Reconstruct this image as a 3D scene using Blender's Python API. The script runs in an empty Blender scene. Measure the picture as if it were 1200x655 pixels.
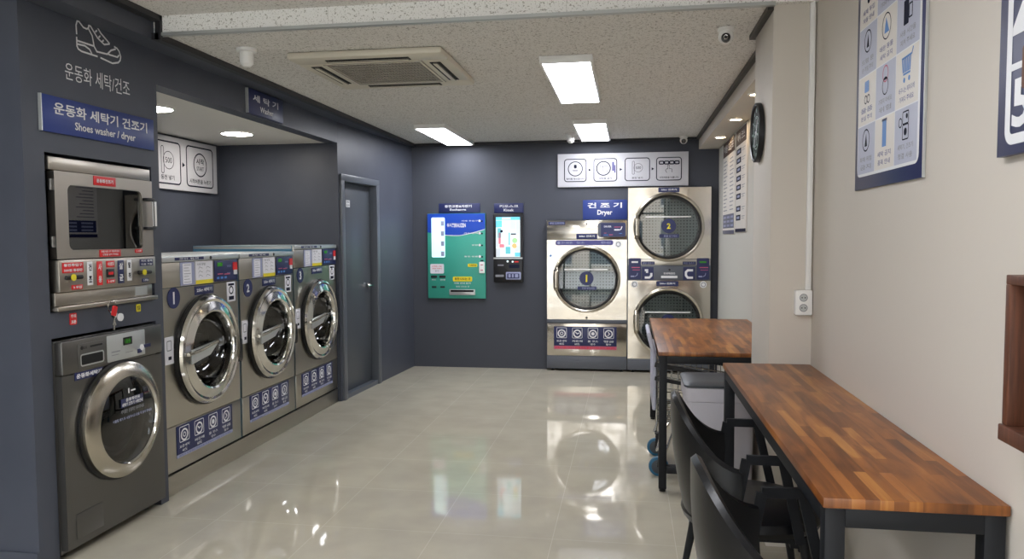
import bpy, bmesh, math, random
from mathutils import Matrix, Vector
random.seed(7)
PI = math.pi
SC = bpy.context.scene
COL = SC.collection
# ------------------------------------------------------------------ materials
def lin(c):
    c /= 255.0
    return c / 12.92 if c <= 0.04045 else ((c + 0.055) / 1.055) ** 2.4
def rgb(h):
    return (lin(int(h[0:2], 16)), lin(int(h[2:4], 16)), lin(int(h[4:6], 16)), 1.0)
def mat(name, h, rough=0.5, metal=0.0, emit=None, es=0.0, spec=0.5, coat=0.0):
    m = bpy.data.materials.new(name); m.use_nodes = True
    b = m.node_tree.nodes['Principled BSDF']
    b.inputs['Base Color'].default_value = rgb(h)
    b.inputs['Roughness'].default_value = rough
    b.inputs['Metallic'].default_value = metal
    b.inputs['Specular IOR Level'].default_value = spec
    if coat: b.inputs['Coat Weight'].default_value = coat; b.inputs['Coat Roughness'].default_value = 0.05
    if emit:
        b.inputs['Emission Color'].default_value = rgb(emit); b.inputs['Emission Strength'].default_value = es
    return m
def nd(m, t, **kw):
    n = m.node_tree.nodes.new(t)
    for k, v in kw.items():
        if k in n.inputs: n.inputs[k].default_value = v
        else: setattr(n, k, v)
    return n
def lk(m, a, b): m.node_tree.links.new(a, b)
def bs(m): return m.node_tree.nodes['Principled BSDF']
def bump(m, scale, strength, dist=0.01, detail=3.0, sx=None, tex='noise'):
    tc = nd(m, 'ShaderNodeTexCoord'); mp = nd(m, 'ShaderNodeMapping')
    if sx: mp.inputs['Scale'].default_value = sx
    lk(m, tc.outputs['Object'], mp.inputs['Vector'])
    n = nd(m, 'ShaderNodeTexNoise', Scale=scale, Detail=detail)
    lk(m, mp.outputs[0], n.inputs['Vector'])
    b = nd(m, 'ShaderNodeBump', Strength=strength, Distance=dist)
    lk(m, n.outputs['Fac'], b.inputs['Height']); lk(m, b.outputs[0], bs(m).inputs['Normal'])
    return n
def vary(m, h1, h2, scale, detail=4.0, sx=None, lo=0.35, hi=0.65):
    tc = nd(m, 'ShaderNodeTexCoord'); mp = nd(m, 'ShaderNodeMapping')
    if sx: mp.inputs['Scale'].default_value = sx
    lk(m, tc.outputs['Object'], mp.inputs['Vector'])
    n = nd(m, 'ShaderNodeTexNoise', Scale=scale, Detail=detail); lk(m, mp.outputs[0], n.inputs['Vector'])
    r = nd(m, 'ShaderNodeValToRGB'); e = r.color_ramp.elements
    e[0].position = lo; e[0].color = rgb(h1); e[1].position = hi; e[1].color = rgb(h2)
    lk(m, n.outputs['Fac'], r.inputs[0]); lk(m, r.outputs[0], bs(m).inputs['Base Color'])

M = {}
M['slate'] = mat('slate_paint', '474a55', 0.42, spec=0.4); vary(M['slate'], '474b56', '4c505b', 3.0); bump(M['slate'], 60, 0.05, 0.003)
M['slate_back'] = mat('slate_back_paint', '484b54', 0.6, spec=0.3); bump(M['slate_back'], 60, 0.05, 0.003)
M['door_paint'] = mat('grey_door_paint', '4b5057', 0.35); bump(M['door_paint'], 90, 0.05, 0.002)
M['frame_paint'] = mat('grey_frame_paint', '5b6068', 0.3)
M['trim'] = mat('dark_ceiling_trim', '26262a', 0.45)
M['trim_olive'] = mat('dark_olive_trim', '35332e', 0.45)
M['greige'] = mat('greige_wall_paint', 'd0c9bf', 0.6, spec=0.3); bump(M['greige'], 45, 0.06, 0.004)
M['pale'] = mat('pale_grey_paint', 'c6c4bc', 0.6, spec=0.3); bump(M['pale'], 45, 0.06, 0.004)
M['cream'] = mat('cream_paint', 'ece9e2', 0.6)
M['steel'] = mat('brushed_steel', 'c0bcb2', 0.3, 1.0)
n = bump(M['steel'], 5.0, 0.035, 0.02, 2.0)
M['mirror_steel'] = mat('polished_rippled_steel', 'd9d3c8', 0.16, 1.0)
n = bump(M['mirror_steel'], 3.4, 0.15, 0.05, 1.0)
M['steel_dark'] = mat('dark_inox', '6e6d6a', 0.33, 0.85)
M['inox_warm'] = mat('warm_brushed_steel', 'b4aea4', 0.32, 1.0); bump(M['inox_warm'], 80, 0.05, 0.002, 2.0, (0.05, 1, 1))
M['chrome'] = mat('chrome', 'd8d6d0', 0.1, 1.0)
M['satin'] = mat('satin_silver_ring', 'c4beb2', 0.22, 1.0); bump(M['satin'], 90, 0.04, 0.002, 2.0, (1, 1, 0.06))
M['blue_side'] = mat('blue_painted_steel', '4f86a6', 0.4)
M['pale_metal'] = mat('pale_metal_edge', 'c2c6c6', 0.35, 0.6)
M['slate_metal'] = mat('slate_plinth_metal', '5f636c', 0.45, 0.2)
M['rubber'] = mat('black_rubber', '0d0d0f', 0.45)
M['black'] = mat('black_plastic', '131316', 0.35)
M['hole'] = mat('dark_interior', '070708', 0.8)
M['drum'] = mat('drum_steel', '8d9294', 0.35, 0.8)
M['drum_dark'] = mat('dark_drum_steel', '3a3c3f', 0.38, 0.7)
M['navy'] = mat('navy_vinyl', '262d59', 0.35)
M['blue'] = mat('blue_sign_vinyl', '2c3f83', 0.35)
M['royal'] = mat('royal_blue_print', '1d4bb8', 0.3)
M['teal'] = mat('teal_print', '3fa592', 0.35)
M['white'] = mat('white_vinyl', 'e6e7ea', 0.4)
M['board'] = mat('white_sign_board', 'cfcfd5', 0.7, spec=0.25)
M['paper'] = mat('paper', 'e4e4ec', 0.6)
M['red'] = mat('red_vinyl', 'd6262a', 0.4)
M['yellow'] = mat('yellow_vinyl', 'e3d42c', 0.4)
M['ink'] = mat('dark_ink', '1e2134', 0.75, spec=0.15)
M['grey_ink'] = mat('grey_ink', '8a8c94', 0.5)
M['lilac'] = mat('lilac_print', '9aa0c0', 0.5)
M['sky'] = mat('sky_blue_print', '4f86cc', 0.5)
M['pinkish'] = mat('pink_print', 'c25a78', 0.5)
M['purple'] = mat('purple_vinyl', '4c4a86', 0.35)
M['cell'] = mat('grey_blue_cell', 'b9bdd0', 0.5)
M['cell_cream'] = mat('cream_cell', 'e2ddd6', 0.5)
M['white_plastic'] = mat('white_plastic', 'f0f0ee', 0.35)
M['ac'] = mat('ivory_plastic', 'd6d0c0', 0.4)
M['ac_in'] = mat('grey_plastic', 'a5a197', 0.5)
M['ac_grille'] = mat('grey_grille', '8b8780', 0.55)
M['panel_light'] = mat('lit_panel', 'ffffff', 0.4, emit='f6f8ff', es=11.0)
M['down_light'] = mat('lit_downlight', 'ffffff', 0.4, emit='fff8ee', es=30.0)
M['warm_light'] = mat('lit_warm_downlight', 'ffffff', 0.4, emit='ffdcae', es=16.0)
M['lcd'] = mat('green_display', '0a120a', 0.2, emit='2c7a1c', es=0.35)
M['screen_white'] = mat('lit_screen_white', 'dfeef2', 0.25, emit='d8eef4', es=0.3)
M['lamp_panel'] = mat('lit_menu_panel', 'd6f2f4', 0.3, emit='c8f2f6', es=0.4)
M['black_frame'] = mat('black_powder_coat', '14161a', 0.55, spec=0.3)
M['leather'] = mat('black_leather', '0d0e11', 0.33, spec=0.42); bump(M['leather'], 140, 0.06, 0.002)
M['bin'] = mat('grey_bin_plastic', 'b6b3ba', 0.5)
M['bin_lid'] = mat('slate_lid_plastic', '30353c', 0.45)
M['blue_wheel'] = mat('blue_wheel_rubber', '1b5b7c', 0.45)
M['wheel_hub'] = mat('grey_hub', '3a3f45', 0.5)
M['cart_grey'] = mat('lilac_grey_plastic', 'b4b6c6', 0.5)
M['wire'] = mat('bright_wire', 'bdbdb6', 0.25, 1.0)
M['brown'] = mat('brown_stained_wood', '5a3423', 0.5); vary(M['brown'], '4a2a1b', '6b3f2a', 6, 5, (14, 14, 1))
M['brown_in'] = mat('dark_brown_wood', '3a2318', 0.55); vary(M['brown_in'], '2f1c13', '45291c', 6, 5, (1, 1, 14))
M['clock_face'] = mat('dark_green_clock_face', '14231f', 0.7, spec=0.2)
M['clock_mark'] = mat('mint_marks', '86a89a', 0.4)

def screenmat(cols, name):
    m = mat(name, 'ffffff', 0.3)
    return m
# scr colours
for nm, h in (('s_cyan', '67c6e0'), ('s_green', '9fd694'), ('s_orange', 'efb676'), ('s_red', 'd87a86'), ('s_grey', 'c4ccd2'), ('s_teal', '5fb7bf')):
    M[nm] = mat('screen_' + nm[2:], h, 0.3, emit=h, es=0.25)

def glass(name, tint, f0=0.06, rough=0.0, keep=1.0):
    m = bpy.data.materials.new(name); m.use_nodes = True
    nt = m.node_tree; nt.nodes.clear()
    out = nt.nodes.new('ShaderNodeOutputMaterial'); mix = nt.nodes.new('ShaderNodeMixShader')
    tr = nt.nodes.new('ShaderNodeBsdfTransparent'); gl = nt.nodes.new('ShaderNodeBsdfGlossy')
    lw = nt.nodes.new('ShaderNodeLayerWeight'); lw.inputs['Blend'].default_value = 0.5
    pw = nt.nodes.new('ShaderNodeMath'); pw.operation = 'POWER'; pw.inputs[1].default_value = 4.0
    fr = nt.nodes.new('ShaderNodeMath'); fr.operation = 'MULTIPLY_ADD'; fr.inputs[1].default_value = 1.0 - f0; fr.inputs[2].default_value = f0
    nt.links.new(lw.outputs['Facing'], pw.inputs[0]); nt.links.new(pw.outputs[0], fr.inputs[0])
    tr.inputs['Color'].default_value = rgb(tint); gl.inputs['Roughness'].default_value = rough
    gl.inputs['Color'].default_value = (keep, keep, keep, 1)
    nt.links.new(fr.outputs[0], mix.inputs[0]); nt.links.new(tr.outputs[0], mix.inputs[1]); nt.links.new(gl.outputs[0], mix.inputs[2])
    nt.links.new(mix.outputs[0], out.inputs['Surface'])
    return m
M['glass_dryer'] = glass('door_glass', 'd4dada', 0.085)
M['glass_dark'] = glass('dark_door_glass', '6c7074', 0.07)
M['glass_smoke'] = glass('smoky_window_glass', '4d4f50', 0.085)

# perforated drum
def perforate(m, scale, hole='1c1e20', base='8d9294'):
    tc = nd(m, 'ShaderNodeTexCoord')
    v = nd(m, 'ShaderNodeTexVoronoi', Scale=scale); v.inputs['Randomness'].default_value = 0.0
    lk(m, tc.outputs['Object'], v.inputs['Vector'])
    r = nd(m, 'ShaderNodeValToRGB'); e = r.color_ramp.elements
    e[0].position = 0.22; e[0].color = rgb(hole); e[1].position = 0.27; e[1].color = rgb(base)
    lk(m, v.outputs['Distance'], r.inputs[0]); lk(m, r.outputs[0], bs(m).inputs['Base Color'])
perforate(M['drum'], 28, '565b5d', '9da3a3')
perforate(M['drum_dark'], 26, '060607', '34373a')

# acoustic ceiling
def ceilmat(name, base, fleck, ox=0.0):
    m = mat(name, base, 0.85, spec=0.2)
    tc = nd(m, 'ShaderNodeTexCoord')
    mp = nd(m, 'ShaderNodeMapping'); mp.inputs['Scale'].default_value = (1, 1.0, 1)
    lk(m, tc.outputs['Object'], mp.inputs['Vector'])
    n1 = nd(m, 'ShaderNodeTexNoise', Scale=62, Detail=2.0, Roughness=0.6); lk(m, mp.outputs[0], n1.inputs['Vector'])
    n2 = nd(m, 'ShaderNodeTexNoise', Scale=150, Detail=1.0); lk(m, mp.outputs[0], n2.inputs['Vector'])
    r1 = nd(m, 'ShaderNodeValToRGB'); e = r1.color_ramp.elements
    e[0].position = 0.60; e[0].color = (0, 0, 0, 1); e[1].position = 0.66; e[1].color = (1, 1, 1, 1)
    lk(m, n1.outputs['Fac'], r1.inputs[0])
    r2 = nd(m, 'ShaderNodeValToRGB'); e = r2.color_ramp.elements
    e[0].position = 0.62; e[0].color = (0, 0, 0, 1); e[1].position = 0.68; e[1].color = (1, 1, 1, 1)
    lk(m, n2.outputs['Fac'], r2.inputs[0])
    mx = nd(m, 'ShaderNodeMath', operation='MAXIMUM'); lk(m, r1.outputs[0], mx.inputs[0]); lk(m, r2.outputs[0], mx.inputs[1])
    # joints
    br = nd(m, 'ShaderNodeTexBrick', offset=0.5); br.inputs['Scale'].default_value = 1.0
    br.inputs['Color1'].default_value = (0, 0, 0, 1); br.inputs['Color2'].default_value = (0, 0, 0, 1); br.inputs['Mortar'].default_value = (1, 1, 1, 1)
    br.inputs['Mortar Size'].default_value = 0.0016; br.inputs['Brick Width'].default_value = 0.6; br.inputs['Row Height'].default_value = 0.3
    lk(m, tc.outputs['Object'], br.inputs['Vector'])
    half = nd(m, 'ShaderNodeMath', operation='MULTIPLY'); half.inputs[1].default_value = 0.35; lk(m, br.outputs['Color'], half.inputs[0])
    mx2 = nd(m, 'ShaderNodeMath', operation='MAXIMUM'); lk(m, mx.outputs[0], mx2.inputs[0]); lk(m, half.outputs[0], mx2.inputs[1])
    c = nd(m, 'ShaderNodeMix', data_type='RGBA'); c.inputs['A'].default_value = rgb(base); c.inputs['B'].default_value = rgb(fleck)
    lk(m, mx2.outputs[0], c.inputs['Factor']); lk(m, c.outputs['Result'], bs(m).inputs['Base Color'])
    return m
M['ceiling'] = ceilmat('acoustic_ceiling_tile', 'e6e4e0', 'a8a49d')
M['fascia_daylit'] = ceilmat('acoustic_tile_daylit_tint', 'f6f6f4', 'b4b2ac')  # ceiling tile whitened so the step face carries painted daylight

# floor tiles
def floormat():
    m = mat('polished_beige_tile', 'aaa698', 0.06, spec=0.5)
    tc = nd(m, 'ShaderNodeTexCoord'); mp = nd(m, 'ShaderNodeMapping')
    mp.inputs['Location'].default_value = (-0.23, -3.64, 0); mp.inputs['Location'].default_value = (0.37, 0.56, 0)
    lk(m, tc.outputs['Object'], mp.inputs['Vector'])
    br = nd(m, 'ShaderNodeTexBrick', offset=0.0, squash=1.0); br.inputs['Scale'].default_value = 1.0
    br.inputs['Color1'].default_value = rgb('bbb4a3'); br.inputs['Color2'].default_value = rgb('b8b1a0'); br.inputs['Mortar'].default_value = rgb('c8c1b1')
    br.inputs['Mortar Size'].default_value = 0.002; br.inputs['Brick Width'].default_value = 0.6; br.inputs['Row Height'].default_value = 0.6
    br.inputs['Mortar Smooth'].default_value = 0.2
    lk(m, mp.outputs[0], br.inputs['Vector'])
    n = nd(m, 'ShaderNodeTexNoise', Scale=4.0, Detail=6.0); lk(m, tc.outputs['Object'], n.inputs['Vector'])
    r = nd(m, 'ShaderNodeValToRGB'); e = r.color_ramp.elements
    e[0].position = 0.35; e[0].color = (0.93, 0.93, 0.93, 1); e[1].position = 0.65; e[1].color = (1.04, 1.04, 1.03, 1)
    lk(m, n.outputs['Fac'], r.inputs[0])
    mul = nd(m, 'ShaderNodeMix', data_type='RGBA', blend_type='MULTIPLY'); mul.inputs['Factor'].default_value = 1.0
    lk(m, br.outputs['Color'], mul.inputs['A']); lk(m, r.outputs[0], mul.inputs['B'])
    lk(m, mul.outputs['Result'], bs(m).inputs['Base Color'])
    rr = nd(m, 'ShaderNodeMapRange'); rr.inputs['To Min'].default_value = 0.045; rr.inputs['To Max'].default_value = 0.22
    lk(m, br.outputs['Fac'], rr.inputs['Value']); lk(m, rr.outputs[0], bs(m).inputs['Roughness'])
    return m
M['floor'] = floormat()

# butcher-block wood, strips along object Y
def woodmat(name, cols, width, row):
    m = mat(name, '8a5a30', 0.34, spec=0.45)
    tc = nd(m, 'ShaderNodeTexCoord'); sx = nd(m, 'ShaderNodeSeparateXYZ'); cb = nd(m, 'ShaderNodeCombineXYZ')
    lk(m, tc.outputs['Object'], sx.inputs[0]); lk(m, sx.outputs['Y'], cb.inputs['X']); lk(m, sx.outputs['X'], cb.inputs['Y'])
    br = nd(m, 'ShaderNodeTexBrick', offset=0.37, offset_frequency=2); br.inputs['Scale'].default_value = 1.0
    br.inputs['Color1'].default_value = (0, 0, 0, 1); br.inputs['Color2'].default_value = (1, 1, 1, 1); br.inputs['Mortar'].default_value = (0.25, 0.25, 0.25, 1)
    br.inputs['Mortar Size'].default_value = 0.0006; br.inputs['Brick Width'].default_value = width; br.inputs['Row Height'].default_value = row
    lk(m, cb.outputs[0], br.inputs['Vector'])
    mp = nd(m, 'ShaderNodeMapping'); mp.inputs['Scale'].default_value = (2.6, 17, 17); lk(m, cb.outputs[0], mp.inputs['Vector'])
    n = nd(m, 'ShaderNodeTexNoise', Scale=1.1, Detail=7.0, Distortion=1.0); lk(m, mp.outputs[0], n.inputs['Vector'])
    a = nd(m, 'ShaderNodeMath', operation='MULTIPLY_ADD'); a.inputs[1].default_value = 0.46; a.inputs[2].default_value = 0.0
    lk(m, br.outputs['Color'], a.inputs[0])
    b2 = nd(m, 'ShaderNodeMath', operation='MULTIPLY_ADD'); b2.inputs[1].default_value = 1.05; b2.inputs[2].default_value = -0.24
    lk(m, n.outputs['Fac'], b2.inputs[0])
    s = nd(m, 'ShaderNodeMath', operation='ADD'); lk(m, a.outputs[0], s.inputs[0]); lk(m, b2.outputs[0], s.inputs[1])
    r = nd(m, 'ShaderNodeValToRGB'); cr = r.color_ramp
    for i, (p, h) in enumerate(cols):
        e = cr.elements[i] if i < 2 else cr.elements.new(p)
        e.position = p; e.color = rgb(h)
    lk(m, s.outputs[0], r.inputs[0]); lk(m, r.outputs[0], bs(m).inputs['Base Color'])
    return m
M['wood'] = woodmat('acacia_butcher_block', [(0.08, '40230f'), (0.36, '73431f'), (0.62, '9a5f2c'), (0.95, 'bd8642')], 0.34, 0.031)

# ------------------------------------------------------------------ mesh builder
_txt = {}
_font = []
def text_geo(s, bold):
    key = (s, bold)
    if key not in _txt:
        if not _font:
            cu = bpy.data.curves.new('lettering', 'FONT'); cu.size = 1.0; cu.resolution_u = 2; cu.fill_mode = 'FRONT'
            _font.append(bpy.data.objects.new('lettering', cu))
        o = _font[0]; o.data.body = s; o.data.offset = bold
        me = o.to_mesh()
        vs = [(v.co.x, v.co.y) for v in me.vertices]; fs = [tuple(p.vertices) for p in me.polygons]
        o.to_mesh_clear()
        _txt[key] = (vs, fs)
    return _txt[key]

class MB:
    def __init__(s, m=None):
        s.bm = bmesh.new(); s.mats = []; s.mi = 0
        if m: s.mat(m)
    def mat(s, m):
        m = M[m] if isinstance(m, str) else m
        if m not in s.mats: s.mats.append(m)
        s.mi = s.mats.index(m); return s
    def v(s, p): return s.bm.verts.new(p)
    def f(s, vs):
        try: fa = s.bm.faces.new(vs)
        except ValueError: return None
        fa.material_index = s.mi; return fa
    def box(s, x0, x1, y0, y1, z0, z1, bev=0.0, seg=2):
        V = [s.v((x, y, z)) for x in (x0, x1) for y in (y0, y1) for z in (z0, z1)]
        F = [s.f([V[i] for i in q]) for q in ((0, 1, 3, 2), (4, 6, 7, 5), (0, 4, 5, 1), (2, 3, 7, 6), (0, 2, 6, 4), (1, 5, 7, 3))]
        if bev:
            E = list({e for fa in F for e in fa.edges})
            bmesh.ops.bevel(s.bm, geom=E, offset=bev, segments=seg, affect='EDGES', profile=0.5)
        return s
    def prism(s, poly, y0, y1, bev=0.0):
        a = [s.v((x, y0, z)) for x, z in poly]; b = [s.v((x, y1, z)) for x, z in poly]
        n = len(poly); fr = s.f(a); s.f(b[::-1])
        for i in range(n): s.f([a[i], b[i], b[(i + 1) % n], a[(i + 1) % n]])
        if bev and fr:
            bmesh.ops.bevel(s.bm, geom=list(fr.edges), offset=bev, segments=2, affect='EDGES', profile=0.5)
        return s
    def rr(s, x0, x1, z0, z1, r, y0, y1, bev=0.0): return s.prism(rrect(x0, x1, z0, z1, r), y0, y1, bev)
    def disc(s, cx, cz, r, y0, y1, n=32): return s.prism([(cx + r * math.cos(2 * PI * i / n), cz + r * math.sin(2 * PI * i / n)) for i in range(n)], y0, y1)
    def lathe(s, prof, cx, cz, n=56, close=False):
        R = []
        for r, y in prof:
            if r < 1e-6: R.append([s.v((cx, y, cz))])
            else: R.append([s.v((cx + r * math.cos(2 * PI * i / n), y, cz + r * math.sin(2 * PI * i / n))) for i in range(n)])
        if close: R.append(R[0])
        for a, b in zip(R, R[1:]):
            for i in range(n):
                j = (i + 1) % n
                if len(a) == 1 and len(b) == 1: continue
                if len(a) == 1: s.f([a[0], b[i], b[j]])
                elif len(b) == 1: s.f([a[i], b[0], a[j]])
                else: s.f([a[i], b[i], b[j], a[j]])
        return s
    def zlathe(s, prof, cx, cy, n=32, sy=1.0):
        R = []
        for r, z in prof:
            if r < 1e-6: R.append([s.v((cx, cy, z))])
            else: R.append([s.v((cx + r * math.cos(2 * PI * i / n), cy + sy * r * math.sin(2 * PI * i / n), z)) for i in range(n)])
        for a, b in zip(R, R[1:]):
            for i in range(n):
                j = (i + 1) % n
                if len(a) == 1: s.f([a[0], b[j], b[i]])
                elif len(b) == 1: s.f([a[i], a[j], b[0]])
                else: s.f([a[i], a[j], b[j], b[i]])
        return s
    def tube(s, pts, r, n=8, r2=None, closed=False, flat=None):
        P = [Vector(p) for p in pts]; k = len(P); R = []
        up = None
        for i in range(k):
            if closed: t = (P[(i + 1) % k] - P[i - 1])
            else: t = (P[min(i + 1, k - 1)] - P[max(i - 1, 0)])
            t.normalize()
            if up is None:
                up = Vector((0, 0, 1)) if abs(t.z) < 0.9 else Vector((0, 1, 0))
            u = (up - t * up.dot(t)); 
            if u.length < 1e-4: u = Vector((1, 0, 0)) - t * t.x
            u.normalize(); w = t.cross(u); up = u
            rad = r if r2 is None else r + (r2 - r) * i / max(1, k - 1)
            ru, rw = (rad, rad) if flat is None else flat
            R.append([s.v(P[i] + u * (ru * math.cos(2 * PI * j / n)) + w * (rw * math.sin(2 * PI * j / n))) for j in range(n)])
        rng = range(k) if closed else range(k - 1)
        for i in rng:
            a, b = R[i], R[(i + 1) % k]
            for j in range(n): s.f([a[j], a[(j + 1) % n], b[(j + 1) % n], b[j]])
        if not closed: s.f(R[0][::-1]); s.f(R[-1])
        return s
    def bar(s, a, b, w, h):
        """rectangular bar from a to b, w across, h in the other direction"""
        a, b = Vector(a), Vector(b); t = (b - a).normalized()
        ref = Vector((0, 0, 1)) if abs(t.z) < 0.85 else Vector((1, 0, 0))
        u = t.cross(ref).normalized(); w_ = u.cross(t).normalized()
        V = [s.v(p + u * (sx * w / 2) + w_ * (sz * h / 2)) for p in (a, b) for sx, sz in ((-1, -1), (1, -1), (1, 1), (-1, 1))]
        for q in ((3, 2, 1, 0), (4, 5, 6, 7), (0, 1, 5, 4), (1, 2, 6, 5), (2, 3, 7, 6), (3, 0, 4, 7)): s.f([V[i] for i in q])
        return s
    def stroke(s, pts, w, y0, y1, closed=False):
        P = [Vector((p[0], p[1])) for p in pts]; k = len(P); L = []; Rr = []
        for i in range(k):
            a = P[i - 1] if (i > 0 or closed) else None; b = P[(i + 1) % k] if (i < k - 1 or closed) else None
            d1 = (P[i] - a).normalized() if a is not None else None; d2 = (b - P[i]).normalized() if b is not None else None
            d1 = d1 or d2; d2 = d2 or d1
            t = (d1 + d2)
            t = t.normalized() if t.length > 1e-4 else d1
            nrm = Vector((-t.y, t.x)); c = max(0.5, nrm.dot(Vector((-d1.y, d1.x))))
            o = nrm * (w / 2 / c); L.append(P[i] + o); Rr.append(P[i] - o)
        VL = [s.v((p.x, y0, p.y)) for p in L]; VR = [s.v((p.x, y0, p.y)) for p in Rr]
        for i in (range(k) if closed else range(k - 1)):
            j = (i + 1) % k
            s.f([VL[i], VR[i], VR[j], VL[j]])
        return s
    def circ(s, cx, cz, r, w, y, n=28, rz=None):
        rz = rz or r
        return s.stroke([(cx + r * math.cos(2 * PI * i / n), cz + rz * math.sin(2 * PI * i / n)) for i in range(n)], w, y, y, True)
    def rrs(s, x0, x1, z0, z1, r, w, y): return s.stroke(rrect(x0, x1, z0, z1, r), w, y, y, True)
    def quad(s, x0, x1, z0, z1, y): s.f([s.v((x0, y, z0)), s.v((x1, y, z0)), s.v((x1, y, z1)), s.v((x0, y, z1))]); return s
    def tri(s, p, y): s.f([s.v((a, y, b)) for a, b in p]); return s
    def text(s, t, x0, x1, z0, z1, y, bold=0.012, keep=False):
        vs, fs = text_geo(t, bold)
        if not vs: return s
        ax, bx = min(v[0] for v in vs), max(v[0] for v in vs); az, bz = min(v[1] for v in vs), max(v[1] for v in vs)
        kx = (x1 - x0) / (bx - ax); kz = (z1 - z0) / (bz - az)
        if keep:
            k = min(kx, kz); ox = (x0 + x1) / 2 - k * (ax + bx) / 2; oz = (z0 + z1) / 2 - k * (az + bz) / 2; kx = kz = k
        else: ox = x0 - kx * ax; oz = z0 - kz * az
        V = [s.v((ox + kx * a, y, oz + kz * b)) for a, b in vs]
        for q in fs: s.f([V[i] for i in q])
        return s
    def hole_panel(s, x0, x1, z0, z1, cx, cz, r, y, n=64):
        A = sorted(set([round(2 * PI * i / n, 6) for i in range(n)] + [round(math.atan2(zz - cz, xx - cx) % (2 * PI), 6) for xx in (x0, x1) for zz in (z0, z1)]))
        I, O = [], []
        for a in A:
            c, sn = math.cos(a), math.sin(a); t = 1e9
            if c > 1e-9: t = min(t, (x1 - cx) / c)
            if c < -1e-9: t = min(t, (x0 - cx) / c)
            if sn > 1e-9: t = min(t, (z1 - cz) / sn)
            if sn < -1e-9: t = min(t, (z0 - cz) / sn)
            I.append(s.v((cx + r * c, y, cz + r * sn))); O.append(s.v((cx + t * c, y, cz + t * sn)))
        k = len(A)
        for i in range(k): s.f([I[i], O[i], O[(i + 1) % k], I[(i + 1) % k]])
        return s
    def xf(s, mtx, fromv=0):
        s.bm.verts.ensure_lookup_table()
        for v in s.bm.verts[fromv:]: v.co = mtx @ v.co
        return s
    def nv(s): return len(s.bm.verts)

def rrect(x0, x1, z0, z1, r, k=4):
    r = min(r, (x1 - x0) / 2 - 1e-5, (z1 - z0) / 2 - 1e-5); P = []
    for cx, cz, a0 in ((x1 - r, z1 - r, 0), (x0 + r, z1 - r, 90), (x0 + r, z0 + r, 180), (x1 - r, z0 + r, 270)):
        for i in range(k + 1):
            a = math.radians(a0 + 90 * i / k); P.append((cx + r * math.cos(a), cz + r * math.sin(a)))
    return P

def build(name, mb, parent=None, label=None, flatnormals=False):
    bm = mb.bm
    bmesh.ops.remove_doubles(bm, verts=bm.verts, dist=1e-6) if False else None
    bmesh.ops.recalc_face_normals(bm, faces=bm.faces)
    for fa in bm.faces: fa.smooth = True
    for e in bm.edges:
        if len(e.link_faces) != 2 or e.calc_face_angle(0) > math.radians(34): e.smooth = False
    me = bpy.data.meshes.new(name); bm.to_mesh(me); bm.free()
    for m in mb.mats: me.materials.append(m)
    o = bpy.data.objects.new(name, me); COL.objects.link(o)
    if parent: o.parent = parent
    if label: o['label'] = label
    return o
def thing(name, label, cat, loc=(0, 0, 0), rotz=0.0, group=None):
    o = bpy.data.objects.new(name, None); o.empty_display_size = 0.1; COL.objects.link(o)
    o.location = loc; o.rotation_euler = (0, 0, rotz); o['label'] = label; o['category'] = cat
    if group: o['group'] = group
    return o
def tag(o, label, cat, group=None, loc=None, rotz=None):
    o['label'] = label; o['category'] = cat
    if group: o['group'] = group
    if loc is not None: o.location = loc
    if rotz is not None: o.rotation_euler = (0, 0, rotz)
    return o
def struct(name, mb, label=None, cat=None, parent=None):
    o = build(name, mb, parent)
    if parent is None:
        o['kind'] = 'structure'
        if label: o['label'] = label
        o['category'] = cat or name.split('_')[0]
    return o
LROT = PI / 2; RROT = -PI / 2
XL = -2.6
# ------------------------------------------------------------------ the setting
struct('floor', MB('floor').box(-4.2, 1.3, -2.3, 9.5, -0.1, 0.0), 'polished beige tile floor', 'floor')
struct('pavement', MB(mat('pavement_concrete', '8c8a86', 0.8)).box(-26, 24, -22, -2.3, -0.16, -0.06), 'pavement outside the shop front', 'pavement')
# the street the shop front looks on to
M['facade'] = mat('facade_render', 'b5aa9b', 0.8); M['facade_glass'] = mat('facade_glass', '39434c', 0.15)
b = MB('facade').box(-26, 24, -23.0, -22.0, -0.16, 7.6)
for i in range(14):
    for j in range(2):
        x = -25 + i * 3.3; z = 0.5 + j * 3.1
        b.mat('facade_glass').box(x, x + 1.9, -22.0, -21.96, z, z + 1.9).mat('pale').box(x - 0.1, x + 2.0, -22.0, -21.88, z - 0.14, z)
struct('wall_across_street', b, 'building across the street', 'wall')
b = MB('slate')
# pier with two recesses for the shoe machines, header above the washer alcove (local x = along the wall, y = into the wall)
b.box(0.0, 0.12, 0, 1.15, 0, 2.7).box(0.885, 0.955, 0, 1.15, 0, 2.7).box(0.12, 0.885, 0, 0.9, 1.045, 1.163).box(0.12, 0.885, 0, 1.15, 1.893, 2.7)
b.mat('hole').box(0.12, 0.885, 0.9, 0.95, 0, 1.9); b.mat('slate')
b.box(0.955, 3.58, 0, 0.12, 2.355, 2.7)
w = struct('wall_left', b, 'slate painted pier and header beside the washers', 'wall'); w.location = (XL, 2.92, 0); w.rotation_euler = (0, 0, LROT)
w = struct('wall_alcove_back', MB('slate').box(0.955, 3.7, 1.15, 1.3, 0, 2.7), 'dark back wall of the washer alcove', 'wall'); w.location = (XL, 2.92, 0); w.rotation_euler = (0, 0, LROT)
w = struct('wall_alcove_end', MB('slate').box(3.58, 3.7, 0.0, 1.15, 0, 2.7), 'dark end wall of the washer alcove', 'wall'); w.location = (XL, 2.92, 0); w.rotation_euler = (0, 0, LROT)
w = struct('ceiling_alcove', MB('cream').box(0.955, 3.58, 0.12, 1.15, 2.355, 2.42), 'cream soffit over the washers', 'ceiling'); w.location = (XL, 2.92, 0); w.rotation_euler = (0, 0, LROT)
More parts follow.
